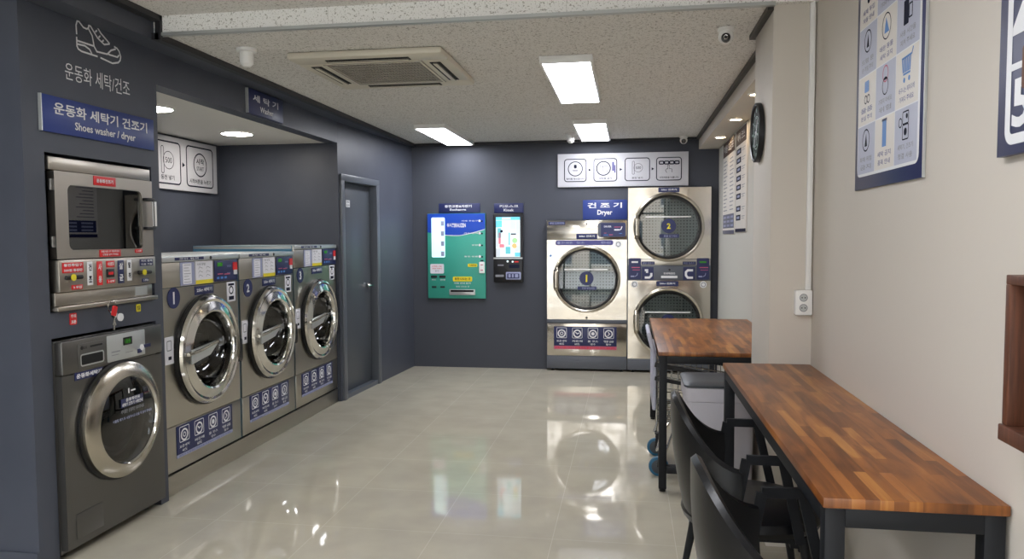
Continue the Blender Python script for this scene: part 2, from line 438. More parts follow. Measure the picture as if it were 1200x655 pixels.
A2 = math.atan2(0.13, 1.92); ROT2 = PI / 2 - A2
b = MB('slate').box(0.0, 0.03, 0, 0.2, 0, 2.7).box(0.91, 1.98, 0, 0.2, 0, 2.7).box(0.03, 0.91, 0, 0.2, 2.08, 2.7).box(0.0, 1.98, 0.2, 0.25, 0, 2.7)
w = struct('wall_side', b, 'slate wall around the grey door', 'wall'); w.location = (XL, 6.5, 0); w.rotation_euler = (0, 0, ROT2)
struct('wall_street', MB('slate').box(-3.75, -3.6, -2.3, 2.92, 0, 2.8), 'side wall near the entrance', 'wall')
b = MB('slate_back').box(-2.75, -0.915, 8.42, 8.6, 0, 2.7).box(-0.915, -0.016, 8.42, 8.6, 1.69, 2.7).box(-0.016, 0.884, 8.42, 8.6, 2.045, 2.7).box(0.884, 1.1, 8.42, 8.6, 0, 2.7)
b.box(-1.0, 1.1, 9.3, 9.4, 0, 2.7).box(-1.0, -0.915, 8.6, 9.3, 0, 2.1).box(0.884, 1.0, 8.6, 9.3, 0, 2.1)
struct('wall_back', b, 'slate back wall', 'wall')
struct('wall_right', MB('greige').box(0.852, 1.2, -2.3, 3.7, 0, 2.8), 'greige wall beside the long table', 'wall')
struct('wall_pillar', MB('greige').box(0.66, 1.2, 3.7, 4.2, 0, 2.8, 0.004), 'greige pillar with the clock', 'wall')
struct('wall_niche', MB('pale').box(0.96, 1.2, 4.2, 8.42, 0, 2.7), 'pale wall with the price posters', 'wall')
struct('ceiling_soffit', MB('greige').box(0.745, 0.96, 4.2, 8.42, 2.44, 2.6), 'beige dropped soffit with three downlights', 'ceiling')
struct('ceiling', MB('ceiling').box(-2.62, 0.98, 3.68, 8.45, 2.57, 2.7), 'flecked acoustic tile ceiling', 'ceiling')
struct('ceiling_entrance', MB('ceiling').box(-3.75, 1.0, -2.3, 3.66, 2.66, 2.8), 'raised flecked ceiling over the entrance', 'ceiling')
struct('trim_step', MB('fascia_daylit').box(-2.62, 0.98, 3.66, 3.68, 2.57, 2.8).mat('pale_metal').box(-2.44, 0.66, 3.648, 3.68, 2.556, 2.572), 'flecked step in the ceiling with metal edge', 'trim')
struct('trim_bulkhead', MB('slate').box(-2.62, -2.46, 3.66, 8.42, 2.54, 2.569).box(-2.62, -2.46, 2.9, 3.66, 2.54, 2.659), 'slate band where wall meets ceiling', 'trim')
b = MB('trim').box(-2.46, -2.42, 3.64, 8.42, 2.535, 2.569).box(-2.46, -2.41, 2.9, 3.66, 2.63, 2.659).box(-2.44, -2.41, 3.64, 3.66, 2.535, 2.659)
b.box(-2.5, 0.745, 8.385, 8.42, 2.545, 2.569)
struct('trim_left', b, 'dark edge trim along the ceiling', 'trim')
b = MB('trim_olive').box(0.632, 0.66, 3.69, 4.2, 2.545, 2.569).box(0.632, 0.745, 4.2, 4.23, 2.545, 2.569).box(0.716, 0.745, 4.23, 8.385, 2.54, 2.569)
struct('trim_right', b, 'dark edge trim between ceiling and soffit', 'trim')
b = MB('slate').box(-3.6, -2.6, 2.908, 2.92, 0, 0.1)
struct('baseboard_pier', b, 'slate skirting on the pier', 'baseboard')
b = MB('black_frame')
for x in (-3.6, -2.75, -1.85, -0.95, -0.05, 0.8): b.box(x, x + 0.06, -2.3, -2.22, 0, 2.66)
b.box(-3.6, 0.86, -2.3, -2.22, 2.15, 2.21).box(-3.6, 0.86, -2.3, -2.22, 0, 0.1)
struct('window_front', b, 'dark framed shop front', 'window')

# door in the angled wall
d = bpy.data.objects.new('door_1', None); COL.objects.link(d); d.location = (XL, 6.5, 0); d.rotation_euler = (0, 0, ROT2); d['kind'] = 'structure'; d['category'] = 'door'; d['label'] = 'dark grey steel door in the slate wall beyond the washers'
f = MB('frame_paint').box(0.03, 0.10, -0.02, 0.12, 0, 2.08, 0.004).box(0.84, 0.91, -0.02, 0.12, 0, 2.08, 0.004).box(0.03, 0.91, -0.021, 0.12, 2.02, 2.081, 0.004).box(0.10, 0.84, -0.005, 0.12, 0.0, 0.04)
build('door_frame', f, d)
build('door_panel', MB('door_paint').box(0.102, 0.838, 0.06, 0.10, 0.042, 2.018, 0.002), d)
h = MB('chrome').lathe([(0, 0.035), (0.026, 0.035), (0.026, 0.055), (0.0, 0.062)], 0.745, 1.02, 24).lathe([(0.011, 0.04), (0.011, -0.005), (0, -0.005)], 0.745, 1.02, 16)
h.tube([(0.745, 0.0, 1.02), (0.70, -0.004, 1.022), (0.63, -0.002, 1.02)], 0.009, 10)
build('door_handle', h, d, 'chrome lever handle')
p = MB('white').rr(0.28, 0.36, 1.79, 1.855, 0.004, 0.054, 0.0595); p.mat('ink').text('관계자', 0.29, 0.35, 1.825, 1.848, 0.0535).text('출입금지', 0.29, 0.35, 1.797, 1.818, 0.0535)
build('door_plate', p, d, 'small white plate with dark lettering')

# ------------------------------------------------------------------ ceiling fixtures
def light_panel(x0, x1, y0, y1, label, z=2.57):
    t = thing('ceiling_light', label, 'light', ((x0 + x1) / 2, (y0 + y1) / 2, z), 0, 'ceiling light panels')
    hx, hy = (x1 - x0) / 2, (y1 - y0) / 2
    f = MB('white_plastic'); w = 0.016
    f.box(-hx, -hx + w, -hy, hy, -0.045, -0.001, 0.002).box(hx - w, hx, -hy, hy, -0.045, -0.001, 0.002).box(-hx + w, hx - w, -hy, -hy + w, -0.045, -0.001, 0.002).box(-hx + w, hx - w, hy - w, hy, -0.045, -0.001, 0.002)
    f.box(-hx + w, hx - w, -hy + w, hy - w, -0.012, -0.001)
    build('frame', f, t)
    build('diffuser', MB('panel_light').box(-hx + w, hx - w, -hy + w, hy - w, -0.043, -0.014), t)
light_panel(-0.53, -0.215, 4.49, 5.86, 'long lit ceiling panel beside the air conditioner')
light_panel(-2.02, -1.71, 6.95, 8.28, 'lit ceiling panel above the money exchange machine')
light_panel(-0.515, -0.20, 6.94, 8.2, 'lit ceiling panel above the white dryer guide board')
light_panel(-0.53, -0.215, 0.6, 1.95, 'lit panel in the raised ceiling over the entrance, table side', 2.66)  # extra panel behind the camera, added to light the room
light_panel(-2.02, -1.71, 0.6, 1.95, 'lit panel in the raised ceiling over the entrance, shoe washer side', 2.66)  # second added panel out of view, also there for its light

t = thing('air_conditioner', 'square ivory cassette air conditioner recessed in the ceiling', 'air conditioner', (-1.5, 4.61, 2.57))
f = MB('ac'); H = 0.46; I = 0.29
f.box(-H, H, -H, -I, -0.04, -0.001, 0.012).box(-H, H, I, H, -0.04, -0.001, 0.012).box(-H, -I, -I, I, -0.04, -0.001, 0.008).box(I, H, -I, I, -0.04, -0.001, 0.008)
build('frame', f, t)
g = MB('ac_grille').box(-I, I, -I, I, -0.034, -0.004)
g.mat('ac_in')
for i in range(29):
    x = -I + 0.012 + i * (2 * I - 0.024) / 28; g.box(x - 0.0025, x + 0.0025, -I + 0.01, I - 0.01, -0.039, -0.034)
for i in range(9):
    y = -I + 0.02 + i * (2 * I - 0.04) / 8; g.box(-I + 0.01, I - 0.01, y - 0.002, y + 0.002, -0.0395, -0.034)
g.mat('ac').box(-I - 0.012, I + 0.012, -I - 0.012, -I + 0.008, -0.046, -0.036, 0.003).box(-I - 0.012, I + 0.012, I - 0.008, I + 0.012, -0.046, -0.036, 0.003).box(-I - 0.012, -I + 0.008, -I, I, -0.046, -0.036, 0.003).box(I - 0.008, I + 0.012, -I, I, -0.046, -0.036, 0.003)
build('intake_grille', g, t, 'grey intake grille')
for k in range(4):
    s = MB('hole').box(-0.25, 0.25, -0.40, -0.335, -0.043, -0.039)
    s.mat('ac').box(-0.245, 0.245, -0.382, -0.352, -0.05, -0.044, 0.002)
    s.xf(Matrix.Rotation(k * PI / 2, 4, 'Z'))
    build('louver', s, t, 'dark outlet slot with ivory flap')

def detector(loc, label):
    t = thing('smoke_detector', label, 'detector', loc, 0, 'white ceiling detectors')
    build('base', MB('white_plastic').zlathe([(0, -0.001), (0.055, -0.001), (0.055, -0.018), (0.045, -0.022), (0, -0.022)], 0, 0), t)
    build('cap', MB('white_plastic').zlathe([(0.036, -0.02), (0.04, -0.05), (0.036, -0.085), (0.02, -0.102), (0, -0.106)], 0, 0), t)
detector((-2.14, 4.03, 2.57), 'white ceiling detector between the ceiling step and the air conditioner')
detector((-0.60, 7.85, 2.57), 'white ceiling detector beside the light panel near the dryers')
def camera_dome(loc, label, rz, sc=1.0):
    t = thing('security_camera', label, 'camera', loc, rz, 'security cameras'); t.scale = (sc, sc, sc)
    build('mount', MB('white_plastic').zlathe([(0, -0.001), (0.052, -0.001), (0.055, -0.02), (0.045, -0.03), (0, -0.03)], 0, 0), t)
    build('housing', MB('white_plastic').zlathe([(0, -0.018), (0.04, -0.02), (0.05, -0.05), (0.048, -0.075), (0.03, -0.098), (0, -0.106)], 0, 0), t)
    l = MB('black').lathe([(0, -0.056), (0.014, -0.057), (0.026, -0.054), (0.03, -0.045), (0.03, -0.02)], 0, -0.072, 28)
    l.mat('chrome').lathe([(0.011, -0.0585), (0.013, -0.059), (0.015, -0.0575)], 0, -0.072, 24)
    build('lens', l, t, 'black camera lens')
camera_dome((0.49, 4.06, 2.57), 'white camera with dark lens on the ceiling near the pillar', -0.12, 0.78)
camera_dome((0.575, 8.30, 2.57), 'white camera on the ceiling in the corner above the stacked dryers', -0.05, 0.8)

def downlight(x, y, z, r, m, label, grp):
    t = thing('downlight', label, 'light', (x, y, z), 0, grp)
    build('ring', MB('white_plastic').zlathe([(r, -0.001), (r + 0.014, -0.001), (r + 0.013, -0.008), (r, -0.010), (r, -0.001)], 0, 0), t)
    build('lamp', MB(m).zlathe([(0, -0.001), (r - 0.001, -0.001), (r - 0.001, -0.006), (0, -0.007)], 0, 0), t)
downlight(-3.16, 5.76, 2.355, 0.12, 'down_light', 'round lit downlight over the washer with number 2', 'downlights over the washers')
downlight(-3.08, 4.55, 2.355, 0.12, 'down_light', 'round lit downlight mostly hidden by the slate pier', 'downlights over the washers')
downlight(0.835, 5.22, 2.44, 0.045, 'warm_light', 'small warm soffit downlight above the clock', 'soffit downlights')
downlight(0.845, 6.3, 2.44, 0.045, 'warm_light', 'small warm soffit downlight, middle of the three', 'soffit downlights')
downlight(0.855, 7.4, 2.44, 0.045, 'warm_light', 'small warm soffit downlight closest to the back wall', 'soffit downlights')

# ------------------------------------------------------------------ signs and wall graphics
def sign(name, label, cat, loc, rz, w, h, m, th=0.012, group=None, bev=0.001):
    t = thing(name, label, cat, loc, rz, group)
    build('board', MB(m).box(0, w, -th, -0.001, 0, h, bev), t)
    return t
# shoe graphic on the pier
t = thing('wall_decal', 'white line drawing of a sneaker with Korean lettering on the pier', 'wall graphic', (XL, 2.92, 0), LROT)
SH = dict(a=[(0.35, 2.472), (0.348, 2.514), (0.356, 2.535), (0.366, 2.538), (0.396, 2.517), (0.418, 2.515), (0.431, 2.522), (0.439, 2.551), (0.448, 2.566), (0.459, 2.569), (0.472, 2.563), (0.518, 2.521), (0.581, 2.485)],
 b=[(0.438, 2.544), (0.451, 2.531), (0.494, 2.491), (0.54, 2.471), (0.581, 2.484)],
 c=[(0.613, 2.479), (0.635, 2.475), (0.65, 2.465), (0.662, 2.44), (0.657, 2.42), (0.642, 2.405), (0.597, 2.391), (0.509, 2.399)],
 d=[(0.349, 2.46), (0.349, 2.417), (0.357, 2.405), (0.379, 2.399), (0.489, 2.4)],
 e=[(0.353, 2.443), (0.41, 2.444), (0.466, 2.445), (0.485, 2.423), (0.56, 2.428), (0.589, 2.454), (0.625, 2.469)],
 f=[(0.431, 2.52), (0.456, 2.492), (0.466, 2.447)], g=[(0.352, 2.427), (0.402, 2.431), (0.435, 2.421), (0.449, 2.404)],
 h=[(0.568, 2.429), (0.637, 2.431), (0.65, 2.445)], i=[(0.491, 2.528), (0.478, 2.516)], j=[(0.514, 2.507), (0.5, 2.495)], k=[(0.538, 2.492), (0.523, 2.48)])
b = MB('white')
for k, p in SH.items(): b.stroke(p, 0.0085, -0.002, -0.002)
build('sneaker_drawing', b, t)
build('lettering', MB('white').text('운동화 세탁/건조', 0.265, 0.725, 2.245, 2.325, -0.002, 0.0), t)
t = sign('shoe_machine_sign', 'blue sign with white lettering above the built-in shoe machines', 'sign', (XL, 3.02, 1.985), LROT, 0.80, 0.165, 'blue', 0.014)
build('lettering', MB('white').text('운동화 세탁기 건조기', 0.07, 0.74, 0.085, 0.14, -0.0155, 0.02).text('Shoes washer / dryer', 0.20, 0.64, 0.018, 0.066, -0.0155, 0.018), t)
build('edge_strip', MB('pale_metal').box(-0.006, 0.0, -0.016, -0.001, 0, 0.165), t)
t = sign('washer_sign', 'dark blue sign on the header above the washers', 'sign', (XL, 4.87, 2.362), LROT, 0.52, 0.168, 'navy', 0.02)
build('lettering', MB('white').text('세 탁 기', 0.06, 0.44, 0.088, 0.138, -0.0215, 0.02).text('Washer', 0.16, 0.36, 0.025, 0.066, -0.0215, 0.018), t)
build('edge_strip', MB('pale_metal').box(-0.008, 0.0, -0.021, -0.001, 0, 0.168), t)
t = sign('exchange_sign', 'blue sign above the green exchange machine', 'sign', (-2.155, 8.42, 1.778), 0, 0.48, 0.108, 'navy', 0.01)
build('lettering', MB('white').text('동전교환&자판기', 0.07, 0.385, 0.06, 0.09, -0.0115, 0.03).text('Exchange', 0.13, 0.32, 0.018, 0.048, -0.0115, 0.03), t)
t = sign('kiosk_sign', 'small blue sign above the touch screen kiosk', 'sign', (-1.51, 8.42, 1.772), 0, 0.335, 0.108, 'navy', 0.01)
build('lettering', MB('white').text('키오스크', 0.06, 0.275, 0.06, 0.09, -0.0115, 0.02).text('Kiosk', 0.11, 0.225, 0.018, 0.046, -0.0115, 0.02), t)
t = sign('dryer_sign', 'blue dryer sign between the guide board and the single dryer', 'sign', (-0.507, 8.42, 1.69), 0, 0.485, 0.215, 'blue', 0.012)
build('lettering', MB('white').text('건 조 기', 0.05, 0.43, 0.125, 0.185, -0.0135, 0.03).text('Dryer', 0.16, 0.325, 0.035, 0.105, -0.0135, 0.025), t)

def coin(b, cx, cz, s, y):
    b.stroke(rrect(cx - 0.75 * s, cx - 0.45 * s, cz - 0.95 * s, cz + 0.95 * s, 0.14 * s), 0.05 * s, y, y, True)
    b.circ(cx + 0.1 * s, cz, 0.62 * s, 0.045 * s, y)
    b.text('500', cx - 0.28 * s, cx + 0.5 * s, cz - 0.2 * s, cz + 0.2 * s, y, 0.0)
def arrow(b, cx, cz, s, y): b.tri([(cx - 0.5 * s, cz - 0.6 * s), (cx + 0.6 * s, cz), (cx - 0.5 * s, cz + 0.6 * s)], y)
t = sign('dryer_guide_board', 'long white guide board with four icons above the dryers', 'sign', (-0.785, 8.42, 2.05), 0, 1.42, 0.365, 'board', 0.03)
b = MB('ink'); y = -0.0315
B4 = [(0.075, 0.315), (0.40, 0.65), (0.74, 1.005), (1.08, 1.345)]
for x0, x1 in B4: b.rrs(x0, x1, 0.06, 0.305, 0.03, 0.009, y)
for x in (0.355, 0.695, 1.04): arrow(b, x, 0.185, 0.026, y)
b.circ(0.195, 0.20, 0.078, 0.009, y).circ(0.505, 0.20, 0.075, 0.011, y)
b.rr(0.18, 0.21, 0.205, 0.245, 0.01, y, y - 0.0005)
b.stroke([(0.165, 0.185), (0.225, 0.185)], 0.004, y, y).stroke([(0.17, 0.175), (0.22, 0.175)], 0.003, y, y)
b.rrs(0.47, 0.495, 0.215, 0.24, 0.004, 0.004, y).rrs(0.50, 0.55, 0.165, 0.225, 0.01, 0.004, y)
coin(b, 0.875, 0.20, 0.075, y)
for i in range(4): b.rrs(1.11 + i * 0.055, 1.155 + i * 0.055, 0.235, 0.265, 0.006, 0.012, y)
b.stroke([(1.19, 0.14), (1.175, 0.165), (1.19, 0.185), (1.20, 0.18), (1.20, 0.225), (1.215, 0.225), (1.215, 0.185), (1.245, 0.18), (1.245, 0.145)], 0.004, y, y)
b.text('필터를 청소합니다', 0.095, 0.295, 0.08, 0.10, y).text('세탁물 넣기', 0.455, 0.595, 0.08, 0.10, y).text('동전 넣기', 0.815, 0.93, 0.08, 0.10, y).text('시작버튼을 누릅니다', 1.11, 1.315, 0.08, 0.10, y)
b.mat('purple').rr(0.60, 0.62, 0.17, 0.27, 0.008, y, y - 0.0006).rr(0.622, 0.636, 0.15, 0.235, 0.006, y, y - 0.0006)
build('icons', b, t)
t = sign('washer_guide_board', 'white two-step guide board on the alcove wall above the washers', 'sign', (-3.75, 5.4, 1.905), LROT, 1.005, 0.43, 'board', 0.03)
b = MB('ink')
b.rrs(0.07, 0.44, 0.045, 0.385, 0.035, 0.012, y).rrs(0.53, 0.935, 0.045, 0.385, 0.035, 0.012, y)
arrow(b, 0.485, 0.215, 0.035, y)
coin(b, 0.265, 0.235, 0.115, y)
b.circ(0.735, 0.235, 0.098, 0.011, y, 32)
b.text('시작', 0.675, 0.795, 0.24, 0.29, y, 0.02).text('START', 0.68, 0.79, 0.185, 0.22, y, 0.01)
b.text('동전 넣기', 0.17, 0.35, 0.075, 0.115, y).text('시작버튼을 누르기', 0.57, 0.90, 0.07, 0.11, y)
build('icons', b, t)

# exchange machine
t = thing('exchange_machine', 'green and blue coin exchange machine on the back wall', 'exchange machine', (-2.285, 8.42, 0.80))
W, Hh = 0.675, 0.97
build('panel', MB('teal').box(0, W, -0.035, -0.001, 0, Hh, 0.004), t)
b = MB('royal'); y = -0.0362
N = 16; top = []
b.f([b.v(p) for p in [(0.002, y, Hh - 0.002)] + [(0.002 + (W - 0.004) * i / N, y, Hh - 0.205 - 0.045 * math.sin(PI * min(1, (i / N) * 0.9 + 0.05)) + 0.075 * max(0, i / N - 0.55)) for i in range(N + 1)] + [(W - 0.002, y, Hh - 0.002)]])
b.mat('white').stroke([(0.19 + (W - 0.192) * i / N, Hh - 0.207 - 0.045 * math.sin(PI * min(1, ((0.19 + (W - 0.192) * i / N) / W) * 0.9 + 0.05)) + 0.075 * max(0, (0.19 + (W - 0.192) * i / N) / W - 0.55)) for i in range(N + 1)], 0.007, y - 0.0006, y - 0.0006)
b.text('워시존', 0.23, 0.315, Hh - 0.155, Hh - 0.11, y - 0.0008, 0.03).text('BRAUZEN', 0.315, 0.45, Hh - 0.158, Hh - 0.112, y - 0.0008, 0.03)
for i, (s, zz) in enumerate((('지폐 투입구', Hh - 0.085), ('카드 판매', Hh - 0.225), ('반환', Hh - 0.36), ('동전 반환', Hh - 0.49))):
    b.text(s, 0.52 - 0.03 * (len(s) - 2), 0.59, zz - 0.008, zz + 0.008, y - 0.0008, 0.01)
build('print', b, t, 'blue header with white lettering')
b = MB('lamp_panel').rr(0.05, 0.205, 0.47, 0.925, 0.014, -0.046, -0.03, 0.002)
b.mat('lilac')
for i in range(4): b.rr(0.16, 0.20, 0.83 - i * 0.115, 0.885 - i * 0.115, 0.004, -0.0466, -0.0462)
build('menu_light_box', b, t, 'pale lit vertical menu panel')
b = MB('paper').rr(0.03, 0.19, 0.285, 0.395, 0.014, -0.039, -0.034); b.mat('red').text('고액권 사용', 0.05, 0.165, 0.36, 0.376, -0.0396).text('동전 부족시', 0.055, 0.165, 0.335, 0.35, -0.0396); b.mat('grey_ink').text('문의', 0.085, 0.13, 0.305, 0.325, -0.0396)
build('notice', b, t, 'pale notice label')
for x0, z0, w_, h_ in ((0.035, 0.235, 0.075, 0.026), (0.135, 0.235, 0.075, 0.026), (0.045, 0.12, 0.055, 0.02), (0.145, 0.12, 0.055, 0.02)):
    build('slot', MB('black').rr(x0, x0 + w_, z0, z0 + h_, 0.004, -0.041, -0.034, 0.002), t, 'black slot')
build('slot_lettering', MB('white').text('카드', 0.045, 0.095, 0.205, 0.222, -0.0362).text('영수증', 0.145, 0.205, 0.205, 0.222, -0.0362).text('이용 안내 문의', 0.31, 0.50, 0.165, 0.185, -0.0362).text('동전 나오는 곳', 0.33, 0.485, 0.128, 0.145, -0.0362), t)
b = MB('yellow').rr(0.295, 0.52, 0.195, 0.25, 0.014, -0.039, -0.034); b.mat('ink').text('동전 나오는 곳', 0.315, 0.50, 0.21, 0.238, -0.0396, 0.02)
build('yellow_label', b, t, 'yellow label with dark lettering')
b = MB('yellow').rr(0.47, 0.58, 0.362, 0.398, 0.01, -0.039, -0.034); b.mat('ink').text('지폐투입', 0.485, 0.565, 0.371, 0.39, -0.0396)
build('yellow_label', b, t, 'small yellow label')
build('coin_tray', MB('pale_metal').rr(0.255, 0.555, 0.04, 0.105, 0.006, -0.055, -0.034, 0.003).mat('hole').rr(0.27, 0.54, 0.075, 0.098, 0.004, -0.0562, -0.0556), t, 'pale metal coin tray')
build('bill_acceptor', MB('white_plastic').rr(0.605, 0.665, 0.29, 0.42, 0.008, -0.052, -0.034, 0.003).mat('ink').rr(0.618, 0.652, 0.425, 0.44, 0.003, -0.040, -0.034).mat('pinkish').rr(0.62, 0.65, 0.38, 0.39, 0.002, -0.0528, -0.0522).rr(0.62, 0.65, 0.32, 0.33, 0.002, -0.0528, -0.0522), t, 'white bill acceptor')
for zz in (Hh - 0.085, Hh - 0.225, Hh - 0.36, Hh - 0.49):
    build('indicator', MB('white').disc(0.61, zz, 0.014, -0.039, -0.034, 18).mat('ink').disc(0.637, zz - 0.004, 0.01, -0.039, -0.034, 14), t, 'round white indicator')

# kiosk
t = thing('kiosk', 'black touch screen kiosk with a bright product screen on the back wall', 'kiosk', (-1.515, 8.42, 0.99))
build('housing', MB('black').rr(0, 0.335, 0.0, 0.775, 0.006, -0.045, -0.001, 0.003), t)
b = MB('screen_white').rr(0.03, 0.305, 0.285, 0.735, 0.003, -0.0475, -0.044)
y = -0.0482
b.mat('s_cyan').quad(0.03, 0.305, 0.70, 0.735, y).quad(0.03, 0.10, 0.62, 0.695, y).quad(0.245, 0.305, 0.29, 0.335, y)
b.mat('white').quad(0.1, 0.2, 0.705, 0.73, y - 0.0003)
b.mat('s_grey').quad(0.195, 0.255, 0.6, 0.69, y).quad(0.26, 0.30, 0.55, 0.69, y).quad(0.035, 0.06, 0.4, 0.62, y).quad(0.25, 0.3, 0.345, 0.41, y).quad(0.03, 0.08, 0.29, 0.38, y)
b.mat('s_red').rr(0.06, 0.085, 0.43, 0.56, 0.01, y, y - 0.0004).rr(0.07, 0.125, 0.39, 0.43, 0.01, y, y - 0.0004)
b.mat('s_teal').rr(0.14, 0.195, 0.32, 0.40, 0.006, y, y - 0.0004).rr(0.05, 0.09, 0.50, 0.61, 0.01, y, y - 0.0004).rr(0.175, 0.19, 0.42, 0.56, 0.004, y, y - 0.0004)
b.mat('s_green').disc(0.245, 0.47, 0.03, y, y - 0.0004, 20)
b.mat('s_orange').disc(0.24, 0.41, 0.028, y, y - 0.0004, 20)
b.mat('ink').disc(0.095, 0.575, 0.016, y, y - 0.0005, 14).quad(0.2, 0.26, 0.535, 0.55, y)
build('screen', b, t, 'bright touch screen showing products')
b = MB('black').rr(0.005, 0.33, 0.005, 0.262, 0.006, -0.062, -0.045, 0.003)
b.mat('pale_metal').rr(0.0, 0.335, 0.263, 0.279, 0.003, -0.055, -0.045)
build('payment_unit', b, t)
build('card_reader', MB('lilac').rr(0.145, 0.315, 0.03, 0.115, 0.01, -0.072, -0.06, 0.003).mat('navy').rr(0.16, 0.30, 0.045, 0.10, 0.005, -0.0735, -0.0722).mat('lilac').rr(0.175, 0.20, 0.055, 0.092, 0.003, -0.0742, -0.0737).rr(0.215, 0.235, 0.055, 0.092, 0.003, -0.0742, -0.0737).rr(0.25, 0.285, 0.055, 0.092, 0.003, -0.0742, -0.0737), t, 'card reader with pale frame')
build('paper_slot', MB('grey_ink').rr(0.025, 0.12, 0.06, 0.085, 0.004, -0.066, -0.0605).rr(0.05, 0.12, 0.185, 0.2, 0.004, -0.066, -0.0605).mat('ink').rr(0.18, 0.30, 0.16, 0.20, 0.012, -0.066, -0.0605), t, 'grey slots')
build('indicator', MB('screen_white').disc(0.165, 0.235, 0.012, -0.066, -0.06, 16).disc(0.222, 0.232, 0.011, -0.066, -0.06, 16).mat('red').rr(0.24, 0.29, 0.224, 0.238, 0.003, -0.064, -0.06), t, 'white lit dots')
# ------------------------------------------------------------------ laundry machines
def icon_strip(b, W_, H_, y, under, col='white'):
    """four programme icons on a navy panel, panel spans 0..W_ x 0..H_"""
    b.mat(col); n = 4; cw = W_ / n
    names = [('표준세탁', '40도'), ('찌든때', '60도'), ('울 코스', '냉수'), ('헹굼', '탈수')]
    for i in range(n):
        cx = cw * (i + 0.5); iw = cw * 0.62; ih = H_ * 0.52; z1 = H_ * 0.93; z0 = z1 - ih
        b.rrs(cx - iw / 2, cx + iw / 2, z0, z1, 0.008, 0.005, y)
        r = min(iw, ih) * 0.36; cz = z0 + ih * 0.44
        b.circ(cx, cz, r, r * 0.34, y - 0.0002, 22)
        if i == 0: b.circ(cx, cz, r * 0.4, r * 0.2, y - 0.0002, 12)
        elif i == 1: b.stroke([(cx - r * 0.5, cz + r * 0.4), (cx, cz - r * 0.1), (cx + r * 0.5, cz + r * 0.2)], r * 0.25, y - 0.0002, y - 0.0002)
        elif i == 2: b.disc(cx, cz, r * 0.5, y - 0.0002, y - 0.0004, 14)
        else: b.stroke([(cx - r * 0.3, cz - r * 0.5), (cx + r * 0.3, cz), (cx - r * 0.2, cz + r * 0.5)], r * 0.25, y - 0.0002, y - 0.0002)
        tw = cw * 0.33
        b.text(names[i][0], cx - tw, cx + tw, H_ * 0.20, H_ * 0.30, y, 0.01).text(names[i][1], cx - tw * 0.5, cx + tw * 0.5, H_ * 0.05, H_ * 0.15, y, 0.01)

